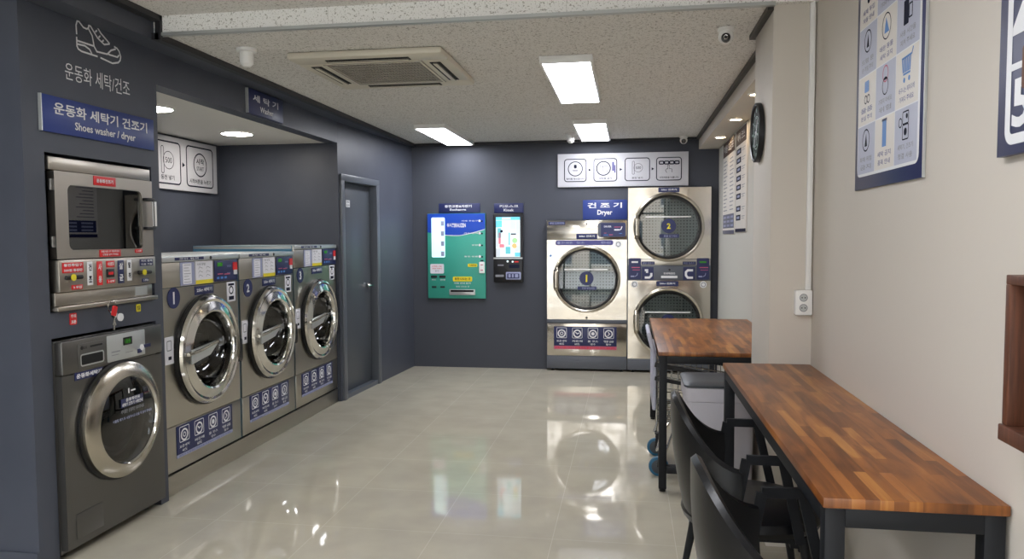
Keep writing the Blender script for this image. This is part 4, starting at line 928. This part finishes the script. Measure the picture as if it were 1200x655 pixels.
b.mat('black').disc(x0 + 0.125, 0.985, 0.009, y0 - 0.0112, y0 - 0.0104, 16).text('LG', x0 + 0.138, x0 + 0.158, 0.979, 0.991, y0 - 0.0108, 0.02).quad(x0 + 0.18, x0 + 0.265, 0.981, 0.99, y0 - 0.0106)
build('detergent_drawer', b, t, 'detergent drawer with silver handle')
b = MB('pale_metal').rr(0.43, 0.72, 0.885, 1.018, 0.004, y0 - 0.011, y0 - 0.006, 0.001)
b.mat('black').rr(0.545, 0.615, 0.955, 0.995, 0.003, y0 - 0.0122, y0 - 0.0112).mat('lcd').text('18:8', 0.558, 0.602, 0.963, 0.987, y0 - 0.0128, 0.03)
b.mat('grey_ink').quad(0.455, 0.52, 0.93, 0.935, y0 - 0.0116).quad(0.455, 0.51, 0.915, 0.918, y0 - 0.0116).quad(0.56, 0.62, 0.915, 0.918, y0 - 0.0116)
build('display_panel', b, t, 'pale display panel with green digits')
b = MB('navy').box(0.655, 0.69, y0 - 0.0128, y0 - 0.0115, 0.898, 0.92).box(0.70, 0.765, y0 - 0.0128, y0 - 0.0062, 0.92, 0.937).mat('white').disc(0.692, 0.925, 0.016, y0 - 0.0135, y0 - 0.011, 16)
build('coin_label', b, t, 'small navy and white stickers')
b = MB('navy').box(0.21, 0.40, y0 - 0.003, y0 - 0.0005, 0.835, 0.872, 0.0005).mat('white').text('운동화세탁기', 0.22, 0.39, 0.843, 0.865, y0 - 0.0036, 0.03)
build('name_label', b, t, 'navy name label')
build('door_gasket', MB('rubber').lathe([(R + 0.012, y0 - 0.0005), (R + 0.012, y0 - 0.012), (R - 0.01, y0 - 0.016)], ccx, ccz, 64), t, 'black door seal')
D = MB('satin').lathe([(R, y0 - 0.014), (R + 0.001, y0 - 0.034), (R - 0.006, y0 - 0.040), (0.235, y0 - 0.062), (0.222, y0 - 0.063)], ccx, ccz, 72).mat('chrome').lathe([(0.222, y0 - 0.063), (0.213, y0 - 0.05), (0.2, y0 - 0.02), (0.19, 0.0)], ccx, ccz, 72)
door = build('door', D, t, 'round brushed steel porthole door')
build('door_glass', MB('glass_dark').lathe([(0.216, y0 - 0.052), (0.15, y0 - 0.066), (0.0, y0 - 0.072)], ccx, ccz, 56), door, 'dark domed glass')
b = MB('drum_dark').lathe([(0.235, -0.002), (0.2, 0.0)], ccx, ccz, 48).mat('hole').lathe([(0.19, -0.0005), (0.15, -0.004), (0, -0.006)], ccx, ccz, 48)
b.mat('drum_dark').lathe([(0.185, -0.002), (0.16, -0.02), (0.14, -0.006)], ccx, ccz, 48)
build('drum', b, t, 'dark drum behind the glass')
yy = y0 - 0.0745
b = MB('navy').box(ccx - 0.085, ccx + 0.085, yy, yy + 0.002, ccz + 0.075, ccz + 0.118).mat('white')
b.text('운동화전용', ccx - 0.05, ccx + 0.06, ccz + 0.10, ccz + 0.117, yy - 0.0006, 0.03).text('세탁기 건조기 사용안내', ccx - 0.08, ccx + 0.08, ccz + 0.078, ccz + 0.096, yy - 0.0006, 0.03)
b.mat('grey_ink').text('세탁물은 운동화만 넣어주세요', ccx - 0.09, ccx + 0.09, ccz + 0.045, ccz + 0.065, yy - 0.0006, 0.01)
b.mat('lilac').text('이물질 제거 후 사용하시고 문을 꼭 닫아 주세요', ccx - 0.15, ccx + 0.15, ccz + 0.012, ccz + 0.027, yy - 0.0006, 0.02)
b.mat('white').text('1', ccx - 0.03, ccx - 0.022, ccz + 0.14, ccz + 0.165, yy - 0.0006).quad(ccx - 0.01, ccx + 0.025, ccz + 0.147, ccz + 0.154, yy - 0.0006)
build('door_label', b, door, 'navy and white lettering on the glass')
b = MB('steel_dark').box(x0 + 0.06, x0 + 0.24, y0 - 0.004, y0 - 0.0005, 0.085, 0.205, 0.002)
build('filter_cover', b, t, 'square filter cover')
# ------------------------------------------------------------------ furniture
def table(name, label, x0, x1, y0, y1, zt, th, leg, lower, shelf=False):
    t = thing(name, label, 'table', (x0, y0, 0)); W, L = x1 - x0, y1 - y0
    build('tabletop', MB('wood').box(0, W, 0, L, zt - th, zt, 0.003), t, 'striped acacia butcher-block top')
    i = 0.006; z1 = zt - th - 0.001
    for a in (i, W - i - leg):
        for c in (i, L - i - leg):
            b = MB('black_frame').box(a, a + leg, c, c + leg, 0.018, z1, 0.002).mat('rubber').zlathe([(0, 0), (leg * 0.42, 0), (leg * 0.42, 0.012), (leg * 0.2, 0.014), (leg * 0.2, 0.02), (0, 0.02)], a + leg / 2, c + leg / 2, 14)
            build('leg', b, t, 'black square steel leg')
    b = MB('black_frame'); h = leg
    b.box(i + leg, W - i - leg, i, i + leg, z1 - h, z1, 0.002).box(i + leg, W - i - leg, L - i - leg, L - i, z1 - h, z1, 0.002)
    b.box(i, i + leg, i + leg, L - i - leg, z1 - h, z1, 0.002).box(W - i - leg, W - i, i + leg, L - i - leg, z1 - h, z1, 0.002)
    build('apron', b, t, 'black steel frame under the top')
    if lower:
        build('foot_rail', MB('black_frame').box(i + leg, W - i - leg, i, i + leg, lower, lower + leg, 0.002), t, 'black lower rail')
        build('foot_rail', MB('black_frame').box(i + leg, W - i - leg, L - i - leg, L - i, lower, lower + leg, 0.002), t, 'black lower rail')
    return t
table('long_table', 'long narrow wooden bar table along the greige wall with chairs pushed to it', 0.448, 0.848, 1.80, 3.69, 0.893, 0.025, 0.045, 0)
table('folding_table', 'wide wooden table on a black frame behind the pillar, near the dryers', 0.172, 0.945, 4.41, 6.24, 0.83, 0.024, 0.045, 0.11)

def make_chair(label, loc, rz):
    t = thing('lounge_chair', label, 'chair', loc, rz, 'black barrel chairs at the long table')
    TH = 82.0
    def zt(d): return 0.60 + 0.215 * ((1 + math.cos(PI * d / TH)) / 2) ** 0.85
    b = MB('leather'); n, m_ = 48, 9; OUT, INN = [], []
    for i in range(n + 1):
        d = -TH + 2 * TH * i / n; a = math.radians(d); co, so = math.cos(a), math.sin(a)
        ex = 0.86
        px = -abs(co) ** ex * (1 if co > 0 else -1); py = abs(so) ** ex * (1 if so > 0 else -1)
        z0, z1 = 0.36, zt(d); o_, i_ = [], []
        th = 0.028
        for j in range(m_ + 1):
            q = j / m_; z = z0 + (z1 - z0) * q; s = 0.80 + 0.20 * math.sin(min(1, q * 1.15) * PI / 2)
            R1 = 0.275 * s
            o_.append(b.v((px * R1, py * R1, z)))
            R2 = R1 - th
            i_.append(b.v((px * R2, py * R2, z + (0.004 if j == m_ else 0))))
        R1 = 0.275 - th / 2
        c_ = b.v((px * R1, py * R1, z1 + 0.013))
        o_.append(c_); OUT.append(o_); INN.append(i_ + [c_])
    for i in range(n):
        for S, fl in ((OUT, 0), (INN, 1)):
            for j in range(m_ + 1): b.f([S[i][j], S[i + 1][j], S[i + 1][j + 1], S[i][j + 1]])
        b.f([OUT[i][0], INN[i][0], INN[i + 1][0], OUT[i + 1][0]])
    for i in (0, n):
        for j in range(m_ + 1): b.f([OUT[i][j], OUT[i][j + 1], INN[i][j + 1], INN[i][j]])
    build('backrest', b, t, 'curved black leather barrel back')
    # seat pad: superellipse
    pr = [(0.0, 0.352), (0.21, 0.352), (0.248, 0.365), (0.256, 0.387), (0.248, 0.415), (0.215, 0.43), (0.10, 0.434), (0.0, 0.434)]
    s = MB('leather'); s.zlathe(pr, 0.02, 0, 40)
    for v_ in s.bm.verts:
        x = v_.co.x - 0.02
        if x > 0: v_.co.x = 0.02 + x * 1.0
    build('seat', s, t, 'rounded black seat pad')
    for sg in (-1, 1):
        A = MB('black_frame'); y = sg * 0.262
        P = [(-0.085, y * 0.97, 0.37), (-0.035, y, 0.65), (0.085, y, 0.65), (0.15, y * 0.95, 0.36)]
        for p, q in zip(P, P[1:]): A.bar(p, q, 0.014, 0.032)
        build('armrest', A, t, 'flat black steel arm loop')
    for sx, sy in ((1, 1), (1, -1), (-1, 1), (-1, -1)):
        build('leg', MB('black_frame').tube([(0.165 * sx + 0.01, 0.165 * sy, 0.353), (0.225 * sx + 0.01, 0.215 * sy, 0.0)], 0.02, 12, 0.011), t, 'tapered black leg')
    f = MB('black_frame').bar((-0.15, -0.16, 0.341), (0.17, -0.16, 0.341), 0.03, 0.022).bar((-0.15, 0.16, 0.341), (0.17, 0.16, 0.341), 0.03, 0.022).bar((-0.13, -0.16, 0.318), (-0.13, 0.16, 0.318), 0.03, 0.022).bar((0.15, -0.16, 0.318), (0.15, 0.16, 0.318), 0.03, 0.022)
    build('seat_frame', f, t, 'black frame under the seat')
    return t
def copy_thing(root, loc, rz, label):
    r = root.copy(); COL.objects.link(r); r.location = loc; r.rotation_euler = (0, 0, rz); r['label'] = label
    for ch in list(root.children):
        c = ch.copy(); COL.objects.link(c); c.parent = r
        for g in list(ch.children):
            e = g.copy(); COL.objects.link(e); e.parent = c
    return r
ch = make_chair('black leather barrel chair at the long table, the one beside the grey bin', (0.462, 3.06, 0), 0.0)
ch.scale = (1.06, 1.06, 1.06)
copy_thing(ch, (0.47, 2.155, 0), math.radians(3), 'black leather barrel chair at the long table, the one nearer the camera')

# bin
t = thing('waste_bin', 'tall grey plastic bin with slate lid between the pillar and the long table', 'bin', (0.465, 4.045, 0))
def loft(b, secs, cap0=True, cap1=True, k=4):
    R = []
    for z, hx, hy, r in secs: R.append([b.v((x, y, z)) for x, y in rrect(-hx, hx, -hy, hy, r, k)])
    n = len(R[0])
    for A, B in zip(R, R[1:]):
        for i in range(n): b.f([A[i], A[(i + 1) % n], B[(i + 1) % n], B[i]])
    if cap0: b.f(R[0][::-1])
    if cap1: b.f(R[-1])
b = MB('bin'); loft(b, [(0.0, 0.145, 0.145, 0.03), (0.012, 0.152, 0.152, 0.034), (0.655, 0.170, 0.168, 0.034), (0.66, 0.178, 0.176, 0.034), (0.728, 0.180, 0.178, 0.034), (0.731, 0.172, 0.17, 0.03)])
build('body', b, t, 'light grey tapered body')
b = MB('bin_lid'); loft(b, [(0.732, 0.178, 0.176, 0.03), (0.734, 0.184, 0.182, 0.034), (0.743, 0.184, 0.182, 0.034), (0.751, 0.172, 0.17, 0.03), (0.754, 0.10, 0.10, 0.03)])
build('lid', b, t, 'slate lid')

# laundry cart
t = thing('laundry_cart', 'wire laundry cart with blue wheels under the wide table', 'cart', (0.16, 4.66, 0))
Lc, Wc = 0.62, 0.56
def rimz(x): return 0.715 - 0.11 * x / Lc
b = MB('wire')
n = 15
for i in range(n + 1):
    x = 0.02 + (Lc - 0.02) * i / n
    for y_ in (0.0, Wc): b.tube([(x, y_, 0.36), (x, y_, rimz(x))], 0.0028, 5)
    b.tube([(x, 0, 0.36), (x, Wc, 0.36)], 0.0028, 5)
for j in range(11):
    y_ = Wc * j / 10
    for x in (0.02, Lc): b.tube([(x, y_, 0.36), (x, y_, rimz(x))], 0.0028, 5)
    b.tube([(0.02, y_, 0.36), (Lc, y_, 0.36)], 0.0028, 5)
for k in range(6):
    q = k / 5
    zz = lambda x: 0.36 + (rimz(x) - 0.36) * q
    b.tube([(0.02, 0, zz(0.02)), (Lc, 0, zz(Lc)), (Lc, Wc, zz(Lc)), (0.02, Wc, zz(0.02))], 0.004, 6, closed=True)
build('basket', b, t, 'bright wire basket')
b = MB('black').bar((0.0, -0.008, rimz(0) + 0.0), (Lc + 0.01, -0.008, rimz(Lc) + 0.0), 0.02, 0.028).bar((0.0, -0.008, rimz(0) - 0.085), (Lc, -0.008, rimz(Lc) - 0.085), 0.02, 0.022).bar((0.0, Wc + 0.008, rimz(0)), (Lc + 0.01, Wc + 0.008, rimz(Lc)), 0.02, 0.028).bar((Lc + 0.008, -0.01, rimz(Lc)), (Lc + 0.008, Wc + 0.01, rimz(Lc)), 0.02, 0.028)
build('rim', b, t, 'black plastic rim bars')
b = MB('cart_grey').box(-0.012, 0.012, 0.03, Wc - 0.03, 0.42, 0.80, 0.008)
build('end_panel', b, t, 'lilac grey end panel')
b = MB('cart_grey')
b.tube([(0.0, 0.03, 0.76), (-0.028, 0.03, 0.86), (-0.035, 0.04, 0.89), (-0.035, Wc - 0.04, 0.89), (-0.028, Wc - 0.03, 0.86), (0.0, Wc - 0.03, 0.76)], 0.013, 10)
build('handle', b, t, 'lilac grey push handle')
b = MB('chrome')
for y_ in (0.05, Wc - 0.05):
    b.tube([(0.02, y_, 0.16), (0.05, y_, 0.28), (0.09, y_, 0.345), (0.16, y_, 0.355), (Lc - 0.05, y_, 0.35)], 0.011, 10)
    b.tube([(0.06, y_, 0.12), (0.13, y_, 0.33), (Lc - 0.2, y_, 0.16), (Lc - 0.03, y_, 0.14)], 0.01, 10)
b.tube([(0.07, 0.05, 0.15), (0.07, Wc - 0.05, 0.15)], 0.009, 8)
build('undercarriage', b, t, 'chrome tube frame')
for x, y_, r in ((0.03, 0.06, 0.062), (0.03, Wc - 0.06, 0.062), (Lc - 0.04, 0.06, 0.05), (Lc - 0.04, Wc - 0.06, 0.05)):
    w_ = MB('blue_wheel').lathe([(r * 0.72, -0.018), (r * 0.95, -0.016), (r, -0.006), (r, 0.006), (r * 0.95, 0.016), (r * 0.72, 0.018)], 0, 0, 28).mat('wheel_hub').lathe([(0, -0.02), (r * 0.3, -0.02), (r * 0.72, -0.014), (r * 0.74, 0.014), (r * 0.3, 0.02), (0, 0.02)], 0, 0, 28)
    w_.xf(Matrix.Translation((x, y_, r)))
    wh = build('wheel', w_, t, 'blue-tyred wheel')
    f = MB('black').bar((x, y_ - 0.024, r), (x + 0.01, y_ - 0.024, r * 2 + 0.03), 0.004, 0.024).bar((x, y_ + 0.024, r), (x + 0.01, y_ + 0.024, r * 2 + 0.03), 0.004, 0.024).box(x - 0.01, x + 0.03, y_ - 0.026, y_ + 0.026, r * 2 + 0.028, r * 2 + 0.04, 0.002)
    build('fork', f, wh, 'black caster fork')

# ------------------------------------------------------------------ right wall things
t = thing('power_outlet', 'white double wall socket on the pillar above the long table', 'outlet', (0.772, 3.7, 1.127))
build('face_plate', MB('white_plastic').rr(0, 0.076, 0, 0.118, 0.006, -0.034, -0.001, 0.004), t)
for zz in (0.035, 0.083):
    b = MB('grey_ink').circ(0.036, zz, 0.017, 0.003, -0.0346, 24).mat('pale_metal').disc(0.036, zz, 0.0155, -0.0345, -0.033, 24).mat('black').disc(0.029, zz, 0.003, -0.0352, -0.034, 10).disc(0.043, zz, 0.003, -0.0352, -0.034, 10)
    build('socket', b, t, 'round socket')
tag(build('cable_conduit', MB('white_plastic').box(-0.012, 0.012, -0.02, -0.001, 0, 1.413, 0.003)), 'white vertical cable conduit running up from the wall socket', 'conduit', None, (0.832, 3.7, 1.246))

# clock on the side of the pillar
t = thing('wall_clock', 'round dark green clock on the side of the pillar', 'clock', (0.66, 4.02, 2.025), RROT)
R = 0.15
b = MB('black').lathe([(R - 0.01, -0.001), (R, -0.004), (R, -0.026), (R - 0.006, -0.03), (R - 0.014, -0.026), (R - 0.016, -0.018)], 0, 0, 56)
build('rim', b, t, 'black rim')
b = MB('clock_face').lathe([(R - 0.016, -0.018), (0, -0.018)], 0, 0, 48).mat('clock_mark')
for i in range(12):
    a = 2 * PI * i / 12; c, s = math.sin(a), math.cos(a)
    b.stroke([(c * R * 0.68, s * R * 0.68), (c * R * 0.84, s * R * 0.84)], 0.012 if i % 3 == 0 else 0.007, -0.0188, -0.0188)
b.circ(0, 0, R * 0.55, 0.004, -0.0187)
for i in range(5):
    a = 2 * PI * i / 5; b.circ(R * 0.3 * math.sin(a), R * 0.3 * math.cos(a), R * 0.2, 0.003, -0.0187, 16)
build('dial', b, t, 'dark dial with mint marks')
b = MB('white').stroke([(0, -0.01), (0.03, 0.06)], 0.008, -0.0205, -0.0205).stroke([(0, 0), (-0.05, -0.07)], 0.005, -0.0215, -0.0215).disc(0, 0, 0.008, -0.023, -0.018, 16)
build('hands', b, t, 'pale hands')

# posters in the niche
t = sign('price_poster', 'tall narrow poster with a price list and blue foot, closest to the back wall', 'poster', (0.96, 7.95, 1.52), RROT, 0.86, 0.915, 'cell_cream', 0.012, 'tall posters in the niche')
b = MB('brown_in').quad(0.01, 0.85, 0.76, 0.905, -0.0126).mat('white').text('이용 요금표', 0.1, 0.76, 0.795, 0.87, -0.0132).mat('navy').quad(0.01, 0.85, 0.0, 0.035, -0.0126).quad(0.03, 0.83, 0.055, 0.19, -0.0126).mat('lilac')
for i in range(3):
    for j in range(3): b.quad(0.08 + j * 0.26, 0.27 + j * 0.26, 0.07 + i * 0.04, 0.09 + i * 0.04, -0.0132)
b.mat('grey_ink')
for i in range(14): b.quad(0.06, 0.34 - 0.05 * (i % 3), 0.225 + i * 0.037, 0.235 + i * 0.037, -0.0128); b.quad(0.52, 0.78 - 0.04 * (i % 2), 0.225 + i * 0.037, 0.235 + i * 0.037, -0.0128)
build('print', b, t, 'price list print')
t = sign('course_poster', 'tall narrow poster with eight dark boxes, next to the clock pillar', 'poster', (0.96, 7.03, 1.535), RROT, 0.62, 0.9, 'cell_cream', 0.012, 'tall posters in the niche')
b = MB('brown_in').quad(0.01, 0.61, 0.755, 0.89, -0.0126).mat('white').text('세탁 코스', 0.1, 0.52, 0.785, 0.86, -0.0132).mat('ink').quad(0.0, 0.62, 0.0, 0.028, -0.0126)
for i in range(8):
    z = 0.10 + i * 0.078 + (0.0 if i < 2 else 0.03)
    b.mat('ink').quad(0.05, 0.32, z, z + 0.048, -0.0126).mat('lilac').quad(0.11, 0.26, z + 0.013, z + 0.035, -0.0132).mat('grey_ink').quad(0.37, 0.56, z + 0.03, z + 0.036, -0.0128).quad(0.37, 0.52, z + 0.012, z + 0.017, -0.0128)
build('print', b, t, 'rows of dark boxes with text lines')

# big rules poster
PX = 0.852
t = sign('rules_poster', 'large blue-framed poster with a grid of pictograms on the greige wall', 'poster', (PX, 3.02, 1.668), RROT, 0.66, 0.96, 'navy', 0.009)
b = MB('white').rr(0.028, 0.632, 0.045, 0.945, 0.03, -0.0096, -0.0091)
build('white_field', b, t, 'white rounded field')
cw, chh = 0.192, 0.172
LINES = [['화재 위험', '금지'], ['세탁 금지', '품목 안내'], ['세탁기, 건조기', '청결 사용'], ['물품', '분실 주의'], ['기대지 마세요', '위험'], ['바구니는 제자리에', '가져다 주세요'], ['드럼 문', '손 끼임 주의'], ['애완 동물', '세탁 금지'], ['사용 시간을', '지켜 주세요'], ['세제 투입', '자동 안내'], ['의자에 앉아', '기다려 주세요'], ['외부 음식', '반입 금지'], ['정숙', '부탁드립니다'], ['테이블 위', '정리 정돈'], ['쓰레기는', '가져가 주세요']]
b = MB('cell')
for r in range(5):
    for c in range(3):
        x0 = 0.034 + c * (cw + 0.004); z0 = 0.055 + r * (chh + 0.004)
        # neighbouring columns step down a little
        b.mat('cell' if (r + c) % 2 == 0 else 'cell_cream').quad(x0, x0 + cw, z0, z0 + chh, -0.0101)
        L = LINES[r * 3 + c]; tx = MB(); ic = MB()
        tx.mat('purple' if (r + c) % 2 else 'grey_ink').text(L[0], x0 + 0.03, x0 + cw - 0.03, z0 + 0.042, z0 + 0.06, -0.0106, 0.01).text(L[1], x0 + 0.035, x0 + cw - 0.035, z0 + 0.014, z0 + 0.032, -0.0106, 0.01)
        cx, cz = x0 + cw / 2, z0 + 0.118; y = -0.0107; k = (r * 3 + c)
        if k == 0 or k == 6: ic.mat('ink').circ(cx, cz, 0.038, 0.005, y).tri([(cx - 0.014, cz - 0.022), (cx + 0.014, cz - 0.022), (cx + 0.002, cz + 0.025)], y)
        elif k == 1: ic.mat('sky').quad(cx - 0.02, cx + 0.02, cz - 0.045, cz + 0.045, y).mat('navy').quad(cx - 0.025, cx + 0.025, cz + 0.04, cz + 0.048, y)
        elif k == 2: ic.mat('ink').rrs(cx - 0.025, cx + 0.025, cz - 0.045, cz + 0.0, 0.005, 0.004, y).disc(cx, cz - 0.022, 0.012, y, y - 0.0004, 14).rrs(cx - 0.025, cx + 0.025, cz + 0.003, cz + 0.04, 0.005, 0.004, y).circ(cx - 0.045, cz + 0.01, 0.014, 0.004, y, 14).disc(cx + 0.01, cz + 0.025, 0.008, y, y - 0.0004, 12)
        elif k == 3: ic.mat('sky').rr(cx - 0.025, cx + 0.022, cz - 0.005, cz + 0.035, 0.006, y, y - 0.0004).mat('ink').circ(cx - 0.012, cz - 0.03, 0.014, 0.004, y, 14).circ(cx + 0.018, cz - 0.03, 0.014, 0.004, y, 14)
        elif k == 4: ic.mat('pinkish').circ(cx, cz + 0.02, 0.026, 0.005, y).mat('ink').circ(cx, cz - 0.02, 0.028, 0.004, y).quad(cx - 0.015, cx + 0.015, cz + 0.0, cz + 0.007, y)
        elif k == 5: ic.mat('sky'); [ic.stroke([(cx - 0.04 + 0.014 * q, cz + 0.03), (cx - 0.03 + 0.011 * q, cz - 0.015)], 0.009, y, y) for q in range(6)]; ic.stroke([(cx - 0.045, cz + 0.03), (cx + 0.04, cz + 0.032), (cx + 0.052, cz + 0.05)], 0.006, y, y).stroke([(cx - 0.03, cz - 0.02), (cx + 0.03, cz - 0.02)], 0.006, y, y).disc(cx - 0.02, cz - 0.038, 0.008, y, y - 0.0004, 12).disc(cx + 0.022, cz - 0.038, 0.008, y, y - 0.0004, 12)
        elif k == 7: ic.mat('ink').circ(cx, cz, 0.042, 0.004, y).mat('sky').tri([(cx - 0.005, cz + 0.03), (cx + 0.028, cz - 0.022), (cx - 0.02, cz - 0.022)], y)
        elif k == 8: ic.mat('ink').rr(cx - 0.035, cx + 0.005, cz - 0.045, cz + 0.03, 0.003, y, y - 0.0004).rrs(cx + 0.008, cx + 0.035, cz - 0.03, cz + 0.01, 0.003, 0.005, y).quad(cx + 0.01, cx + 0.03, cz + 0.03, cz + 0.045, y)
        elif k in (9, 12): ic.mat('sky').rr(cx - 0.02, cx + 0.02, cz - 0.005, cz + 0.03, 0.005, y, y - 0.0004).mat('ink').disc(cx, cz - 0.03, 0.014, y, y - 0.0004, 14)
        elif k == 10: ic.mat('ink').quad(cx - 0.04, cx + 0.045, cz + 0.022, cz + 0.034, y).quad(cx - 0.03, cx - 0.022, cz - 0.04, cz + 0.022, y).quad(cx + 0.025, cx + 0.033, cz - 0.04, cz + 0.022, y)
        else: ic.mat('ink').circ(cx, cz, 0.036, 0.006, y).stroke([(cx - 0.024, cz - 0.024), (cx + 0.024, cz + 0.024)], 0.006, y, y)
        build('caption', tx, t); build('pictogram', ic, t)
build('cells', b, t, 'pale blue and cream cells')
build('edge_strip', MB('pale_metal').box(0.66, 0.6625, -0.0095, -0.001, 0, 0.96), t, 'pale metal side edge')
# poster cut by the frame edge
t = sign('number_poster', 'blue poster with large white characters, cut by the picture edge', 'poster', (PX, 1.885, 1.676), RROT, 0.75, 0.85, 'navy', 0.02)
b = MB('white').stroke(rrect(0.047, 0.71, 0.033, 0.80, 0.022, 6), 0.023, -0.0206, -0.0206, True)
y = -0.021
b.text('5', 0.066, 0.148, 0.056, 0.162, y, 0.03).quad(0.058, 0.108, 0.182, 0.197, y).text('4', 0.06, 0.165, 0.21, 0.37, y, 0.03)
b.mat('brown').rr(0.106, 0.22, 0.135, 0.228, 0.01, y - 0.0012, y - 0.0006)
build('print', b, t, 'white border and characters')
# wooden wall shelf at the frame edge
t = thing('wall_shelf', 'dark brown wooden wall shelf box above the long table, cut by the picture edge', 'shelf', (PX, 1.735, 1.06), RROT)
b = MB('brown').box(0, 0.022, -0.06, -0.001, 0.035, 0.335, 0.002).box(0.528, 0.55, -0.06, -0.001, 0.035, 0.335, 0.002).box(0.0, 0.55, -0.06, -0.001, 0.335, 0.355, 0.002)
build('frame', b, t)
build('back_board', MB('brown_in').box(0.022, 0.528, -0.014, -0.001, 0.035, 0.335), t, 'darker back board')
build('ledge', MB('brown').box(-0.004, 0.554, -0.066, -0.001, 0.0, 0.035, 0.003), t)
for zz in (0.13, 0.23): build('shelf_board', MB('brown_in').box(0.022, 0.528, -0.03, -0.014, zz, zz + 0.01), t)

if _font:
    _c = _font[0].data; bpy.data.objects.remove(_font[0]); bpy.data.curves.remove(_c)
# ------------------------------------------------------------------ light, world, camera
W_ = bpy.data.worlds.new('sky'); SC.world = W_; W_.use_nodes = True
bg = W_.node_tree.nodes['Background']; bg.inputs['Color'].default_value = (0.86, 0.92, 1.0, 1); bg.inputs['Strength'].default_value = 5.8
F = 880.0; VX, VY, ROLL = 737.0, 277.0, 0.004
dy = Vector((VX - 600, 327.5 - VY, -F)).normalized(); u = Vector((ROLL, 1, 0)); u = (u - dy * u.dot(dy)).normalized(); xx = dy.cross(u)
m3 = Matrix((xx, dy, u))        # world <- camera
cam = bpy.data.cameras.new('camera'); co = bpy.data.objects.new('camera', cam); COL.objects.link(co); SC.camera = co
co.matrix_world = Matrix.Translation((0, 0, 1.5)) @ m3.to_4x4()
cam.sensor_fit = 'HORIZONTAL'; cam.sensor_width = 36.0; cam.lens = 36.0 * F / 1200.0; cam.clip_start = 0.05; cam.clip_end = 200
vs = SC.view_settings; SC.display_settings.display_device = 'sRGB'
vs.view_transform = 'Standard'; vs.look = 'None'; vs.exposure = 1.08; vs.gamma = 1.0; vs.use_curve_mapping = False
try:
    SC.cycles.use_denoising = True; SC.cycles.sample_clamp_indirect = 6.0; SC.cycles.max_bounces = 10; SC.cycles.transparent_max_bounces = 16
    SC.cycles.caustics_reflective = False; SC.cycles.caustics_refractive = False
except Exception: pass
